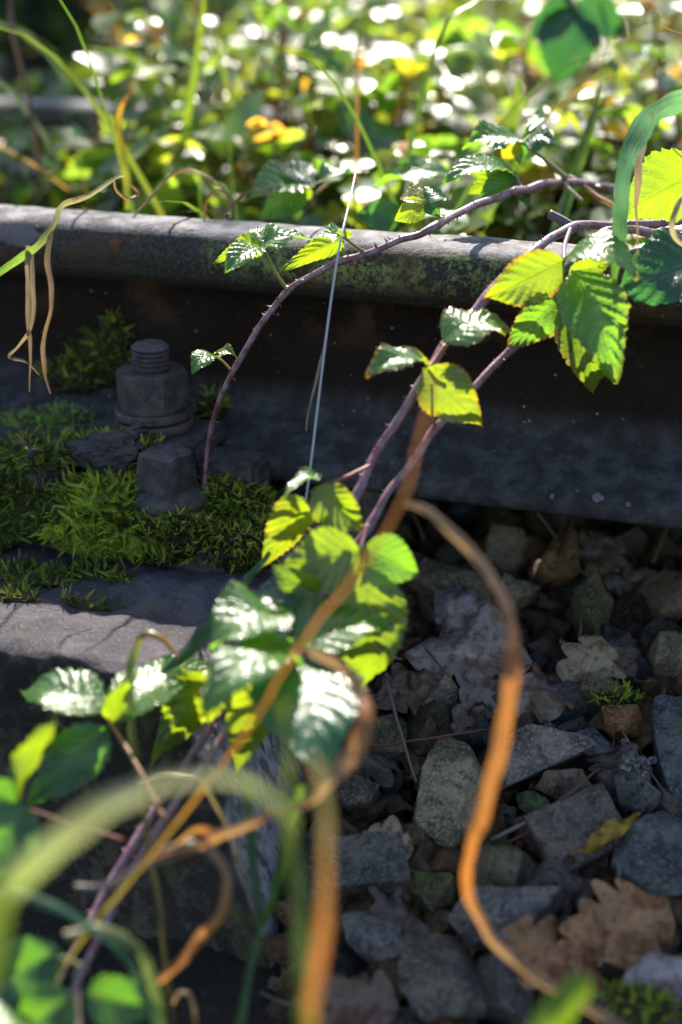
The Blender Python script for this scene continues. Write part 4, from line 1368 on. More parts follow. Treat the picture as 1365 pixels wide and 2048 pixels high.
# third cane
third = cane('bramble_cane', 'pinkish thorny cane running down in front of the thick purple one', 'bramble',
             [(1400, 470, .86), (1290, 462, .83), (1215, 462, .81), (1160, 510, .80), (1105, 575, .795), (1030, 690, .785), (960, 765, .775), (870, 860, .76), (800, 960, .745), (740, 1045, .735), (650, 1190, .722), (560, 1320, .715), (430, 1495, .70), (300, 1680, .675), (140, 1990, .64)],
             [.0026, .0026, .0025, .0024, .0024, .0020, .0018], (.17, .06, .07), .0026, .0020)
lf = stalk(third, [(1105, 575, .795), (1115, 585, .775), (1125, 592, .765)], .0012, .0010, (.22, .06, .06))
leaflet(lf, 1124, 592, .765, 1014, 692, 46, .6, 0, GREEN, arch=.12, fold=.15, edge=(.17, .07, .05), pleat=.045)
leaflet(lf, 1128, 590, .765, 1188, 788, 54, .5, .3, (.075, .125, .02), arch=.12, fold=.3, edge=(.15, .10, .03), pleat=.045)
lf = stalk(third, [(870, 858, .76), (866, 810, .745), (864, 770, .73)], .0009, .0007, (.22, .10, .03))
lf = stalk(third, [(735, 1050, .71), (728, 1075, .705), (722, 1098, .70)], .0011, .0009, (.20, .06, .08))
leaflet(lf, 724, 1100, .70, 560, 1150, 68, .8, -.2, LIME, arch=.10, fold=.1, pleat=.045)
leaflet(lf, 726, 1094, .705, 838, 1150, 54, .7, 0, GREEN, arch=.12, pleat=.04)
leaflet(lf, 735, 1130, .70, 728, 1372, 80, .5, .1, LIME, arch=.10, fold=.15, pleat=.045)
leaflet(lf, 640, 1190, .70, 545, 1130, 34, .5, 0, (.07, .115, .018), arch=.1)
lf = stalk(third, [(640, 1205, .695), (615, 1250, .685), (600, 1295, .675)], .0011, .0009, (.14, .05, .08))
leaflet(lf, 588, 1292, .675, 782, 1246, 52, 1.7, .1, GREEN, arch=.12, fold=.1)
leaflet(lf, 588, 1292, .672, 404, 1422, 58, 1.5, .1, GREEN, arch=.14, fold=.05)
leaflet(lf, 600, 1318, .675, 640, 1556, 112, 1.05, 0, (.045, .14, .06), raw=True, arch=.12, fold=-.05)
leaflet(lf, 560, 1230, .685, 424, 1302, 58, 1.5, 0, GREEN, arch=.18)
leaflet(lf, 600, 1230, .69, 505, 1185, 34, 1.4, .2, DEEP, arch=.1)
leaflet(lf, 530, 1350, .68, 474, 1545, 58, .3, 0, LIME, arch=.08)
leaflet(lf, 440, 1330, .685, 306, 1526, 58, .3, -.2, LIME, arch=.08, fold=.3, pleat=.05)
lf = stalk(third, [(330, 1640, .64), (290, 1560, .655), (250, 1490, .67), (216, 1438, .685)], .0012, .0009, (.22, .10, .02))
leaflet(lf, 205, 1426, .685, 44, 1384, 50, 1.7, -.1, GREEN, arch=.14, fold=.15)
leaflet(lf, 222, 1450, .685, 420, 1330, 50, 1.9, .1, GREEN, arch=.10, fold=.25)
leaflet(lf, 216, 1452, .685, 56, 1608, 56, .10, .1, (.048, .125, .028), raw=True, arch=.06)
leaflet(lf, 222, 1446, .685, 258, 1362, 24, .2, .6, LIME, arch=.05)
lf = stalk(third, [(248, 1680, .64), (150, 1650, .635), (40, 1612, .63)], .0009, .0007, (.20, .07, .04))
leaflet(lf, 32, 1612, .63, 112, 1440, 22, .3, .9, LIME, arch=.10)
leaflet(lf, 36, 1606, .63, -50, 1570, 40, .10, 0, (.048, .125, .028), raw=True, arch=.1)
leaflet(lf, 60, 1610, .63, -40, 1760, 62, .10, 0, (.048, .125, .028), raw=True, arch=.1)

# loose leaves and shoots at the lower left
low = cane('bramble_shoot', 'young bramble shoot with broad green leaves in the bottom left corner', 'bramble',
           [(160, 1930, .60), (150, 1990, .595), (155, 2110, .58)], [.0012, .0014, .0016], (.12, .10, .05), .004, .001, group='bramble canes over the rail')
lf = stalk(low, [(160, 1930, .60), (140, 1920, .60), (118, 1915, .60)], .0009, .0007, (.10, .12, .03))
leaflet(lf, 122, 1900, .60, -30, 1990, 66, .10, -.2, (.048, .125, .028), raw=True, arch=.12)
leaflet(lf, 150, 1990, .59, 20, 2080, 64, .10, 0, (.048, .125, .028), raw=True, arch=.12)
leaflet(lf, 170, 1985, .59, 325, 2012, 54, .10, 0, (.048, .125, .028), raw=True, arch=.12)
leaflet(lf, 60, 2050, .57, -40, 2090, 40, 2.0, 0, GREEN, arch=.12)

# ---- broad leaves at the right edge
r1 = empty('hazel_sapling', P(1480, 640, .80), 'two broad coarse leaves of a sapling at the right edge, one lime one dark', 'sapling')
mb = MB(); tube(mb, px_path([(1380, 450, .81), (1440, 490, .775), (1480, 640, .80), (1480, 800, .82)], 6), .0022, 8, (.12, .09, .05)); mb.build('stem', M['cane2'], r1, origin=P(1480, 640, .80))
leaflet(r1, 1430, 330, .80, 1225, 440, 70, .3, 0, (.10, .15, .02), arch=.06, name='leaf', fold=.05, pleat=.02)
leaflet(r1, 1450, 520, .770, 1232, 590, 82, .62, .0, raw=True, col=(.022, .085, .045), arch=.10, name='leaf', fold=.05, pleat=.025)

# ================================================================== GRASSES
ORG, ORG2, TANG = (.36, .14, .05), (.43, .18, .06), (.34, .21, .14)
GG, GL, GT = (.07, .15, .03), (.14, .22, .025), (.06, .14, .07)
g = 'grass blades around the brambles'
blade('grass_strand', 'long orange dried blade hanging in a big loop over the stones', 'grass blade',
      [(810, 1005, .60), (860, 1025, .60), (960, 1120, .59), (1018, 1230, .58), (1026, 1340, .57), (1005, 1480, .57), (968, 1620, .57), (932, 1740, .58), (960, 1840, .59), (1040, 1930, .59), (1150, 2000, .585), (1300, 2090, .58)],
      [10, 17, 23, 25, 30, 34, 28, 21, 19, 21, 21, 19], [TANG, TANG, TANG, ORG, ORG2, ORG2, ORG, TANG, TANG, TANG], twist=[.5, .3, .0, .2, .1], group=g)
blade('grass_stalk', 'orange-brown straight stalk slanting up across the bramble leaves', 'grass stalk',
      [(100, 1975, .60), (180, 1855, .595), (310, 1700, .59), (460, 1505, .57), (600, 1290, .55), (710, 1150, .53), (800, 1015, .52), (840, 880, .51), (866, 755, .50)],
      [9, 11, 11, 10, 9, 9, 8, 8, 8, 5], [(.16, .17, .03), (.20, .17, .03), (.24, .14, .03), (.28, .12, .04), (.26, .11, .04), (.2, .09, .045), (.17, .08, .04), (.14, .065, .03)], group=g, fold=.5)
blade('grass_strand', 'curled orange blade looping round the grey-green front leaf', 'grass blade',
      [(310, 1715, .60), (380, 1695, .60), (450, 1665, .595), (540, 1630, .585), (620, 1600, .575), (655, 1560, .57), (700, 1510, .57), (728, 1450, .57), (722, 1385, .58), (680, 1330, .585), (620, 1300, .585)],
      [20, 24, 20, 19, 20, 26, 40, 34, 28, 24, 18], [ORG, ORG2, TANG, ORG, TANG, TANG, ORG2, ORG, TANG, (.30, .2, .15)], twist=[.6, .2, .3, .1, -.2, .3], group=g)
blade('grass_strand', 'small dried blade curling down to an orange tip at lower left', 'grass blade',
      [(320, 1700, .60), (380, 1685, .60), (425, 1700, .60), (455, 1760, .60), (445, 1820, .60), (410, 1870, .60), (350, 1930, .60), (270, 2000, .60)],
      [16, 26, 22, 16, 16, 22, 18, 8], [TANG, (.4, .3, .2), TANG, TANG, ORG, ORG2, ORG, TANG], twist=[.4, .9, .2, .3], group=g)
blade('grass_strand', 'thin pale blade sticking out left below the stalk knot', 'grass blade',
      [(150, 1770, .60), (220, 1765, .60), (300, 1725, .60), (370, 1700, .60), (430, 1680, .60), (425, 1665, .60), (390, 1660, .60), (340, 1700, .60)],
      [8, 14, 16, 18, 18, 14, 12, 6], [(.25, .2, .18), (.25, .2, .2), TANG, ORG, (.4, .26, .1)], twist=[.5, .2, .8], group=g)
blade('grass_strand', 'very broad blurred green blade arching through the lower left', 'grass blade',
      [(-60, 1990, .40), (-10, 1830, .405), (60, 1740, .41), (200, 1620, .41), (340, 1565, .415), (460, 1556, .42), (540, 1590, .425), (590, 1650, .43)],
      [80, 74, 62, 46, 34, 26, 18, 4], [(.20, .28, .02), (.18, .26, .04), (.21, .26, .16), (.23, .26, .22), (.23, .26, .22), (.21, .26, .17), (.20, .27, .08)], twist=[-.2, -.3, -.3, -.2, .2], group=g)
blade('grass_strand', 'blurred upright blade, yellow-green turning orange at its right side, bottom centre', 'grass blade',
      [(625, 1510, .44), (650, 1600, .44), (655, 1720, .44), (645, 1850, .44), (628, 1980, .44), (615, 2130, .44)],
      [14, 18, 20, 24, 28, 30], [(.30, .2, .17), (.2, .2, .1), (.30, .18, .10), ORG2, ORG, (.30, .25, .03)], twist=[.3, .2], group=g)
blade('grass_strand', 'blurred yellow-green upright blade before the grey-green front leaf', 'grass blade',
      [(568, 1400, .47), (575, 1500, .465), (578, 1600, .46), (590, 1720, .455), (605, 1850, .45), (610, 2100, .44)],
      [14, 20, 24, 28, 28, 30], [(.20, .25, .02), (.22, .26, .02), (.18, .24, .03), (.10, .18, .04), (.09, .17, .04)], twist=[.2, .4], group=g)
blade('grass_strand', 'short bright lime blade tip at the bottom right', 'grass blade',
      [(1060, 2110, .50), (1105, 2040, .50), (1160, 1975, .50), (1178, 1958, .50)], [70, 66, 50, 10], [(.15, .26, .01), (.17, .30, .01), (.15, .27, .01)], group=g)
blade('grass_strand', 'straight teal-green blade crossing the sleeper corner', 'grass blade',
      [(330, 1350, .70), (400, 1275, .71), (460, 1205, .72), (540, 1105, .73)], [22, 30, 26, 8], [GT, GT, (.08, .17, .06), GT], group=g)
blade('grass_strand', 'bent green blade with an orange tip over the sunlit sleeper edge', 'grass blade',
      [(268, 1520, .68), (262, 1430, .685), (263, 1330, .69), (285, 1272, .69), (325, 1278, .69), (358, 1312, .69)], [14, 15, 16, 15, 16, 8], [(.12, .18, .03), (.10, .16, .04), (.09, .15, .06), (.20, .18, .03), (.45, .25, .03), (.4, .15, .02)], twist=[0, .2, .9], group=g)
blade('grass_stalk', 'thin olive stalk hanging straight down in the lower left', 'grass stalk',
      [(262, 1440, .67), (275, 1560, .66), (290, 1650, .65), (312, 1770, .64), (330, 1900, .63), (350, 2080, .62)], [10, 10, 10, 10, 9], [(.12, .16, .03), (.18, .16, .04), (.14, .12, .04)], group=g, fold=.6)
blade('grass_strand', 'dark green blade with sunlit tip beside the sleeper side', 'grass blade',
      [(495, 1545, .64), (500, 1640, .64), (508, 1740, .635), (522, 1850, .63)], [12, 20, 18, 10], [(.12, .25, .02), (.04, .12, .03), (.04, .11, .03), (.04, .11, .03)], group=g)  # sunlight on the tip is painted in as a brighter green
blade('grass_strand', 'green blade joining the dark one low down beside the sleeper', 'grass blade',
      [(605, 1570, .60), (575, 1700, .61), (525, 1850, .63), (505, 1930, .63), (470, 2090, .62)], [16, 20, 12, 14, 20], [(.10, .2, .03), (.07, .15, .03), (.05, .13, .03), (.06, .14, .03)], group=g)
blade('grass_stalk', 'thin curved dry stalk in front of the grey sleeper side', 'grass stalk',
      [(350, 1545, .64), (400, 1560, .64), (450, 1640, .64), (490, 1750, .635), (515, 1850, .63)], [6, 7, 7, 7, 6], [(.35, .3, .2), (.3, .25, .15), (.22, .12, .08)], group=g, fold=.6)
blade('grass_stalk', 'thin pale curled stalk in front of the dark sleeper end', 'grass stalk',
      [(275, 1560, .65), (330, 1548, .65), (390, 1552, .65), (420, 1580, .65)], [6, 9, 9, 5], [(.4, .35, .2), (.4, .36, .22)], group=g, fold=.6)
blade('grass_strand', 'dark teal drooping blade in the lower left corner', 'grass blade',
      [(-30, 1790, .56), (60, 1795, .565), (150, 1830, .57), (230, 1890, .575), (280, 1960, .58), (320, 2090, .58)], [22, 26, 26, 26, 22, 16], [(.12, .18, .08), (.03, .10, .07), (.04, .11, .07), (.05, .12, .05)], twist=[.4, .8, .2], group=g)
blade('grass_strand', 'grey-green blade arching just above the dark teal one', 'grass blade',
      [(130, 1870, .57), (200, 1855, .575), (260, 1885, .58), (300, 1940, .585), (330, 2080, .59)], [18, 24, 26, 22, 16], [(.22, .22, .10), (.14, .18, .08), (.08, .14, .05)], twist=[.5, .2], group=g)
blade('grass_stalk', 'little dry loop of stalk at the bottom edge', 'grass stalk',
      [(345, 2010, .62), (355, 1990, .62), (380, 1990, .62), (392, 2030, .62), (388, 2090, .62)], [7, 8, 8, 8, 7], [(.3, .2, .13), (.3, .2, .13)], group=g, fold=.6)
# rail-level grasses
blade('grass_strand', 'teal bent blade hanging over the broad leaves at the right edge', 'grass blade',
      [(1420, 190, .76), (1350, 208, .76), (1295, 245, .755), (1256, 320, .75), (1243, 420, .75), (1236, 500, .75), (1226, 575, .75)], [46, 44, 40, 36, 34, 26, 6], [(.10, .24, .15), (.10, .24, .16), (.09, .22, .16), (.09, .22, .15), (.09, .23, .09), (.14, .28, .04)], twist=[.8, .4, .1, 0, 0], group=g)
blade('dried_grass', 'papery beige strip hanging beside the teal bent blade', 'grass blade',
      [(1300, 230, .77), (1284, 290, .765), (1276, 350, .76), (1274, 430, .76), (1278, 525, .76)], [10, 22, 18, 5, 3], [(.3, .22, .18), (.34, .27, .24), (.3, .2, .17), (.3, .2, .12)], twist=[.2, .7, .2], group=g)
blade('dried_grass', 'curled beige strip at the right edge on the lime leaf', 'grass blade',
      [(1400, 385, .77), (1362, 405, .765), (1345, 440, .76), (1352, 475, .76), (1380, 500, .76)], [12, 12, 11, 10, 6], [(.36, .3, .2), (.36, .3, .24)], group=g)
blade('drooping_stalk', 'pale bent grass with green tip drooping over the rail at left', 'grass blade',
      [(250, 350, .82), (222, 362, .81), (180, 390, .80), (130, 408, .79), (108, 450, .785), (75, 492, .78), (35, 522, .78), (-20, 560, .78)], [6, 9, 10, 13, 12, 16, 18, 10], [(.36, .32, .26), (.36, .32, .26), (.3, .27, .18), (.25, .27, .12), (.13, .22, .05), (.10, .20, .04)], twist=[.3, .2, .5], group=g)
dg = 'withered strips hanging before the rail web'
blade('dried_grass', 'beige withered strip hanging and kinking left at its end', 'grass blade', [(62, 492, .782), (64, 560, .78), (68, 640, .78), (40, 690, .778), (20, 712, .776), (50, 722, .776), (80, 750, .776)], [12, 12, 9, 6, 7, 5, 2], [(.22, .18, .16), (.22, .18, .15), (.2, .15, .13)], twist=[.2, .6, .1], group=dg)
blade('dried_grass', 'straight beige withered strip, leftmost of the hanging ones', 'grass blade', [(58, 490, .78), (55, 570, .78), (60, 680, .78), (60, 785, .78)], [11, 10, 7, 2], [(.24, .2, .18), (.2, .15, .12), (.15, .1, .08)], group=dg)
blade('dried_grass', 'brownish withered strip, rightmost of the hanging ones', 'grass blade', [(102, 452, .785), (96, 520, .782), (105, 600, .78), (88, 680, .78), (90, 740, .78), (100, 785, .78)], [10, 12, 12, 10, 8, 3], [(.2, .15, .12), (.2, .14, .11), (.16, .11, .08)], twist=[.1, .6, .3], group=dg)
mb = MB()
pth = px_path([(714, 335, .85), (698, 410, .80), (680, 490, .775), (660, 620, .77), (640, 780, .765), (622, 930, .755), (604, 1060, .745)], 8)
tube(mb, pth, np.linspace(.0007, .0006, len(pth)), 7)
wire = empty('pale_stalk', pth[-1], 'thin straight whitish stalk standing before the rail in the middle', 'grass stalk')
mb.build('stem', M['straw'], wire, origin=pth[-1])
blade('withered_leaf', None, None, [(658, 640, .77), (640, 730, .768), (626, 790, .766), (613, 862, .765)], [3, 7, 5, 3], [(.3, .26, .22), (.28, .22, .18)], parent=wire)

# ================================================================== BEHIND THE RAIL
blade('grass_strand', 'upright yellow blade with orange tip standing behind the rail at left', 'grass blade',
      [(255, 420, .98), (254, 370, .98), (244, 300, .98), (238, 235, .98), (250, 200, .975), (268, 178, .97)], [9, 14, 16, 12, 8, 3], [(.16, .22, .02), (.22, .24, .02), (.28, .24, .02), (.34, .18, .03), (.36, .13, .03)], group='grasses behind the rail')
blade('grass_strand', 'tall thin green blade behind the rail, left of centre', 'grass blade', [(345, 420, 1.15), (362, 300, 1.15), (385, 180, 1.13), (405, 40, 1.1), (412, -40, 1.08)], [12, 16, 15, 10, 5], [GL, GL, GL, GL], group='grasses behind the rail')
blade('grass_strand', 'short bright green blade behind the upper bramble leaves', 'grass blade', [(1015, 330, 1.1), (1025, 240, 1.1), (1040, 148, 1.09)], [26, 24, 4], [GL, GL, GL], group='grasses behind the rail')
blade('grass_strand', 'long slender green blade behind the cut bramble stub', 'grass blade', [(1110, 470, .95), (1135, 400, .96), (1160, 320, .97), (1185, 240, .98), (1203, 165, .99)], [24, 26, 24, 16, 4], [(.08, .2, .02), GG, GL, GL], group='grasses behind the rail')
blade('grass_strand', 'dark slender blade bending at the top centre', 'grass blade', [(600, 330, 1.35), (625, 150, 1.3), (660, 20, 1.25), (690, -40, 1.2)], [16, 16, 14, 6], [(.04, .10, .02)] * 2, group='grasses behind the rail')
blade('grass_strand', 'dim blue-grey bent blade in the upper left corner', 'grass blade', [(-30, 40, 1.2), (40, 62, 1.2), (100, 110, 1.2), (140, 180, 1.2)], [10, 12, 12, 8], [(.06, .11, .06)] * 2, group='grasses behind the rail')
blade('grass_strand', 'second dim blue-grey blade lower in the upper left corner', 'grass blade', [(-30, 140, 1.15), (40, 200, 1.15), (85, 265, 1.15), (110, 310, 1.15)], [10, 13, 12, 8], [(.08, .11, .09)] * 2, group='grasses behind the rail')
blade('seed_stalk', 'dark dry seed stalk standing at the far left behind the rail', 'grass stalk', [(80, 400, 1.15), (75, 300, 1.15), (55, 180, 1.15), (25, 60, 1.15), (20, -40, 1.15)], [8, 14, 8, 12, 5], [(.05, .03, .03)] * 2, group='grasses behind the rail', fold=.6)
for pts, lab in (([(262, 440, .90), (310, 385, .92), (355, 343, .93), (405, 350, .93), (445, 378, .92), (470, 430, .9)], 'dry brown stalk bowed in an arc behind the rail'),
                 ([(408, 440, .90), (415, 400, .9), (440, 380, .9), (462, 400, .9), (470, 440, .9)], 'dry brown loop of stalk behind the rail'),
                 ([(425, 440, .91), (470, 405, .91), (510, 380, .91), (545, 395, .91)], 'dry tan stalk slanting behind the rail'),
                 ([(228, 360, .86), (238, 385, .87), (258, 398, .875), (275, 385, .88), (262, 370, .88)], 'small dry curl at the top of the drooping grass'),
                 ([(600, 440, .93), (640, 380, .95), (700, 345, .96), (735, 348, .96)], 'dry stalk passing behind the whitish stalk')):
    blade('dry_stalk', lab, 'grass stalk', pts, [4, 6, 6, 6, 4], [(.16, .10, .06), (.22, .14, .08), (.18, .11, .07)], group='dry stalks behind the rail', fold=.6)
for i, (pts, lab) in enumerate((([(1240, 400, .90), (1300, 360, .90), (1380, 340, .9)], 'upper dry orange stalk behind the lime leaf at right'),
                 ([(1230, 390, .92), (1290, 385, .92), (1380, 352, .92)], 'lower dry orange stalk behind the lime leaf at right'),
                 ([(1140, 350, .93), (1200, 395, .91), (1235, 420, .90), (1260, 460, .88)], 'reddish runner slanting down to the right broad leaves'))):
    blade('dry_stalk', lab, 'grass stalk', pts, [7, 9, 8], [(.34, .17, .06), (.32, .18, .08)], group='dry stalks behind the rail', fold=.6)
sp = empty('bramble_sprig', P(720, 470, .95), 'bramble sprig with silvery leaves lying just behind the rail', 'bramble')
mb = MB(); tube(mb, px_path([(740, 345, .95), (690, 350, .95), (640, 366, .95), (600, 380, .95), (580, 440, .95)], 6), .0010, 7, (.2, .12, .05)); mb.build('stem', M['cane2'], sp, origin=P(720, 470, .95))
leaflet(sp, 622, 372, .95, 500, 398, 34, 2.2, 0, GREEN, arch=.12, name='leaf')
leaflet(sp, 628, 368, .95, 540, 340, 22, 2.2, 0, DEEP, arch=.1, name='leaf')
leaflet(sp, 640, 366, .95, 718, 346, 15, 3.0, 0, GREEN, arch=.1, name='leaf')
leaflet(sp, 612, 376, .95, 520, 440, 34, .8, 0, GREEN, arch=.1, name='leaf')
leaflet(sp, 622, 372, .95, 565, 415, 24, .2, 0, LIME, arch=.1, name='leaf')
leaflet(sp, 920, 362, .97, 745, 378, 18, 3.0, 0, GREEN, arch=.14, name='leaf')
leaflet(sp, 800, 440, .95, 715, 425, 34, .8, 0, DEEP, arch=.1, name='leaf')
dk = empty('elder_sprig', P(1240, 40, .98), 'blurred dark teal leaves hanging in the upper right', 'sprig')
mb = MB(); tube(mb, px_path([(1120, -60, 1.15), (1135, -10, 1.15), (1150, 20, 1.15)], 6), .002, 7, (.05, .04, .03)); mb.build('stem', M['cane2'], dk, origin=P(1150, 20, 1.15))
leaflet(dk, 1150, 10, 1.15, 1110, 170, 62, .5, 0, (.012, .05, .035), arch=.05, name='leaf')
leaflet(dk, 1150, 5, 1.15, 1250, 70, 45, .5, 0, (.012, .05, .035), arch=.05, name='leaf')
leaflet(dk, 1145, 5, 1.15, 1060, 75, 36, .5, 0, (.012, .05, .035), arch=.05, name='leaf')

# ---- undergrowth masses
def small_leaf_template(serr=True):
    nu, nv = 6, 3
    v, f, uv = [], [], []
    us = np.linspace(0, 1, nu)
    for u in us:
        w = max(.02, math.sin(math.pi * u ** .75) ** .85) * .36
        for s in (-1, 0, 1):
            v.append((u - .5 * 0, s * w, .08 * abs(s) * w * 2 + .18 * u * (1 - u)))
            uv.append((u, s * .5 + .5))
    for i in range(nu - 1):
        for j in range(nv - 1):
            a = i * nv + j
            f.append((a, a + 1, a + nv + 1, a + nv))
    return np.array(v), f, np.array(uv)


LT, LF, LU = small_leaf_template()


def undergrowth(label, sampler, n, size, pal, seed, name='undergrowth', flat=.30, cat='undergrowth', stems=True):
    rs = np.random.default_rng(seed)
    mb = MB()
    mats, locs, cl = [], [], []
    for i in range(n):
        c, top = sampler(rs)
        nleaf = 3 if rs.random() < .7 else 1
        az = rs.uniform(0, 6.283)
        s = size * float(np.clip(rs.lognormal(-.12, .36), .4, 1.7))
        if noise.noise(Vector((c[0] * 9, c[1] * 7, c[2] * 12))) < -.22: continue
        ci = rs.integers(0, len(pal))
        if pal[ci][0] > pal[ci][1]: s *= .6
        col = np.array(pal[ci]) * rs.uniform(.6, 1.3)
        fl = flat if rs.random() < .66 else 1.0
        upn = np.array([rs.normal(0, fl), rs.normal(0, fl) - .10, 1.0]); upn /= np.linalg.norm(upn)
        for k in range(nleaf):
            a = az + (k - 1) * 1.25 + rs.normal(0, .15)
            X = np.array([math.cos(a), math.sin(a), 0]); X -= upn * (X @ upn) - upn * rs.normal(-.15, .2); X /= np.linalg.norm(X)
            Z = upn - X * (upn @ X); Z /= np.linalg.norm(Z)
            Y = np.cross(Z, X)
            ss = s * (1.0 if k == 1 else .82)
            mats.append(np.stack([X * ss, Y * ss, Z * ss], 1)); locs.append(c); cl.append(col * rs.uniform(.85, 1.15))
        if stems and rs.random() < .35:
            b = np.array([c[0] + rs.normal(0, .05), c[1] + rs.normal(0, .05), -.06])
            m_ = (b + c) / 2 + np.array([rs.normal(0, .02), rs.normal(0, .02), .03])
            tube(mb, spline([b, m_, c], 3), .0016, 4, np.array((.10, .06, .03)) * rs.uniform(.5, 1.6), cap=False)
    mb.inst(LT, LF, LU, np.array(mats), np.array(locs), np.array(cl))
    o = mb.build(name, M['far_leaf'])
    return tag(o, label, cat, kind='stuff')


PAL = [(.08, .15, .03), (.06, .12, .025), (.11, .17, .035), (.14, .19, .045), (.15, .19, .05), (.17, .20, .04), (.20, .22, .04), (.12, .17, .03), (.26, .24, .04), (.30, .16, .05), (.17, .10, .05), (.06, .11, .02)]
PALG = [(.045, .095, .025), (.035, .075, .022), (.06, .115, .025), (.09, .14, .025), (.13, .16, .03)]


def samp_near(rs):
    px = rs.uniform(-250, 1600)
    Y = .90 + .38 * rs.random() ** .8
    d = Y / 0.95
    x = -.309 * d + (px - 682) / FPX * d * 1.05
    k = (Y - .9) / .38
    top = .09 + .20 * k + .07 * noise.noise(Vector((x * 6, Y * 6, 0)))
    if px < 150: top = min(top * .75, .15 if Y > 1.12 else .09)
    elif px < 220: top *= .8
    return np.array([x, Y, -.03 + (rs.random() ** .7) * max(top, .03)]), top


def samp_mid(rs):
    while True:
        Y = 1.38 + 2.4 * rs.random() ** 1.3
        px = rs.uniform(-300, 1650)
        if px < 340 and Y > 1.75 and rs.random() < .9: continue
        break
    d = Y / .95
    x = -.309 * d + (px - 682) / FPX * d * 1.05
    top = .20 + .12 * noise.noise(Vector((x * 3, Y * 3, 3))) + .08 * (Y - 1.4)
    if px < 180: top *= .5
    return np.array([x, Y, rs.uniform(-.1, 1) * max(top, .04)]), top


def samp_far(rs):
    while True:
        Y = rs.uniform(3.4, 6.5)
        px = rs.uniform(-400, 1750)
        if px < 430 and rs.random() < .93: continue
        break
    d = Y / .95
    x = -.309 * d + (px - 682) / FPX * d * 1.05
    top = .40 + .25 * noise.noise(Vector((x * 1.5, Y * 1.5, 5)))
    return np.array([x, Y, rs.uniform(0, 1) * max(top, .1)]), top


undergrowth('low green and yellow brambles growing between the two rails', samp_near, 2400, .032, PAL + PAL[:3], 41)
undergrowth('sunlit yellow-green bramble thicket behind the second rail', samp_mid, 4600, .034, PAL, 42)
undergrowth('far sunlit thicket at the edge of the wood', samp_far, 3600, .055, PAL + PALG, 43)

rs = np.random.default_rng(77)
mb = MB()
for i in range(170):
    Y = .93 + 1.5 * rs.random() ** 1.4
    d = Y / .95
    x = -.309 * d + (rs.uniform(60, 1500) - 682) / FPX * d * 1.05
    hgt = rs.uniform(.10, .32)
    lean = rs.normal(0, .35, 2) * hgt
    p = spline([(x, Y, -.06), (x + lean[0] * .3, Y + lean[1] * .3, hgt * .5 - .06), (x + lean[0], Y + lean[1], hgt - .06), (x + lean[0] * 1.7, Y + lean[1] * 1.7, hgt * 1.1 - .06)], 4)
    w = rs.uniform(.0007, .0024)
    sd = np.array([math.cos(rs.uniform(-.7, .7)), 0, 0]) + np.array([0, rs.normal(0, .4), 0])
    ws = w * np.array([1, 1.1, 1.15, 1.15, 1.1, 1.05, 1, .9, .8, .65, .5, .3, .08])[:len(p)]
    v = np.concatenate([p - sd * ws[:, None], p + sd * ws[:, None]])
    k = len(p)
    col = [(.10, .18, .03), (.08, .15, .03), (.16, .22, .04), (.30, .2, .08), (.26, .13, .05), (.12, .2, .03)][rs.integers(0, 6)]
    mb.add(v, [(j, j + 1, k + j + 1, k + j) for j in range(k - 1)], None, np.array(col) * rs.uniform(.7, 1.2))
o = mb.build('tall_grass', M['grass'])
tag(o, 'thin grass blades and dry stems rising out of the brambles behind the rail', 'tall grass', kind='stuff')

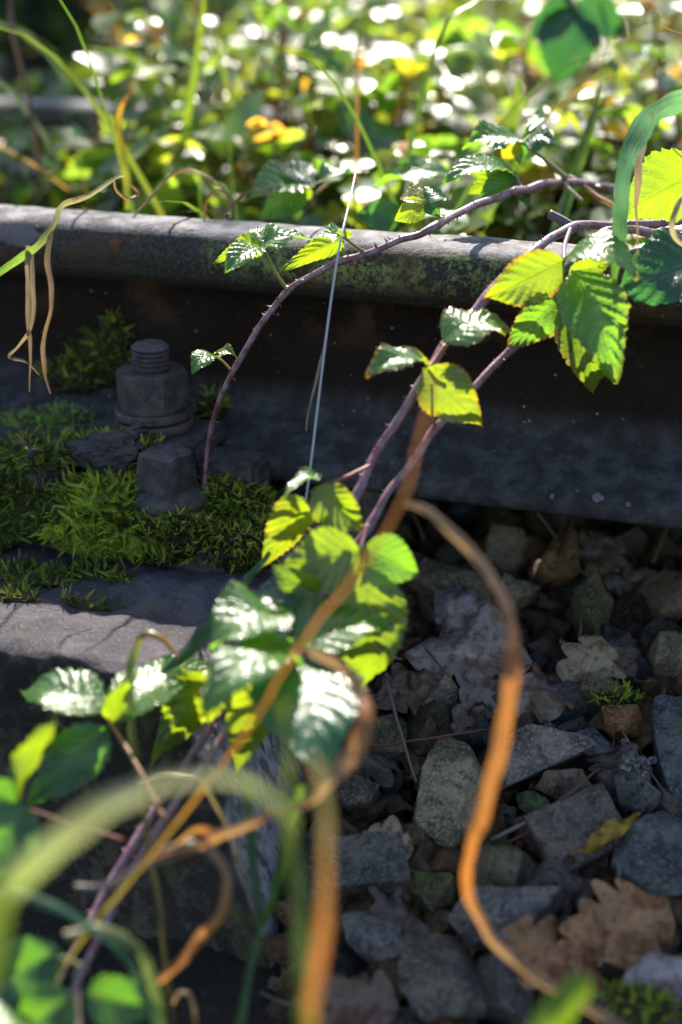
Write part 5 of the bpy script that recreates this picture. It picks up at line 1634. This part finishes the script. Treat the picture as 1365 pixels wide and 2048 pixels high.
# ---- wood beyond: evergreen bushes and trees in shade
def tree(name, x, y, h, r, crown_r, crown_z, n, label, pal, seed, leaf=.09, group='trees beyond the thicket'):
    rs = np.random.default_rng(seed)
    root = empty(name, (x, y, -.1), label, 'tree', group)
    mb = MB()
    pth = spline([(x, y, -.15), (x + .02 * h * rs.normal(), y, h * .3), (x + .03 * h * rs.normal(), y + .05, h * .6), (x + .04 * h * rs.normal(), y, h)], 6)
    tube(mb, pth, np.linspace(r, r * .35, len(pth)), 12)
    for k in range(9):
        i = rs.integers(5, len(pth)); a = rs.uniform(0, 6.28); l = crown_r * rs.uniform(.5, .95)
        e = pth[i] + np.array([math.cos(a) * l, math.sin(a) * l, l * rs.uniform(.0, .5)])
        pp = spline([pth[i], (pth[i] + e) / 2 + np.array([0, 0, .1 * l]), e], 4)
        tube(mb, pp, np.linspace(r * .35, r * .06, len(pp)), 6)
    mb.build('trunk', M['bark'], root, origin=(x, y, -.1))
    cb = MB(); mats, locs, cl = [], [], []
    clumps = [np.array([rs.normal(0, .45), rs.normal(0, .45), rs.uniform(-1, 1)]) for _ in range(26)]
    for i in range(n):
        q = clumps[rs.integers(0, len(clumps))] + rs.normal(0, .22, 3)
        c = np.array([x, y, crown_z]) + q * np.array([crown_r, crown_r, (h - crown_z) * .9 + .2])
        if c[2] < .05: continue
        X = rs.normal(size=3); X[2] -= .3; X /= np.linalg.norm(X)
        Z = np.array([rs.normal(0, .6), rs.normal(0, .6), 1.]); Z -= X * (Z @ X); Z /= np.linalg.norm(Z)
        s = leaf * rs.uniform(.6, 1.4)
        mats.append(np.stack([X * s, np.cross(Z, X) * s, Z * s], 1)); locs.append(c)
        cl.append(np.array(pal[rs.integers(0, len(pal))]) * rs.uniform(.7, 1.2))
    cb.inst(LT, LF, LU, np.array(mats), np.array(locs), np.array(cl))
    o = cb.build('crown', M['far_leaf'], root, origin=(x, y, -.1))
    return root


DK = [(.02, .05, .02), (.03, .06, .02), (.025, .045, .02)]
# upper left of the picture: shaded shrubs and trunks
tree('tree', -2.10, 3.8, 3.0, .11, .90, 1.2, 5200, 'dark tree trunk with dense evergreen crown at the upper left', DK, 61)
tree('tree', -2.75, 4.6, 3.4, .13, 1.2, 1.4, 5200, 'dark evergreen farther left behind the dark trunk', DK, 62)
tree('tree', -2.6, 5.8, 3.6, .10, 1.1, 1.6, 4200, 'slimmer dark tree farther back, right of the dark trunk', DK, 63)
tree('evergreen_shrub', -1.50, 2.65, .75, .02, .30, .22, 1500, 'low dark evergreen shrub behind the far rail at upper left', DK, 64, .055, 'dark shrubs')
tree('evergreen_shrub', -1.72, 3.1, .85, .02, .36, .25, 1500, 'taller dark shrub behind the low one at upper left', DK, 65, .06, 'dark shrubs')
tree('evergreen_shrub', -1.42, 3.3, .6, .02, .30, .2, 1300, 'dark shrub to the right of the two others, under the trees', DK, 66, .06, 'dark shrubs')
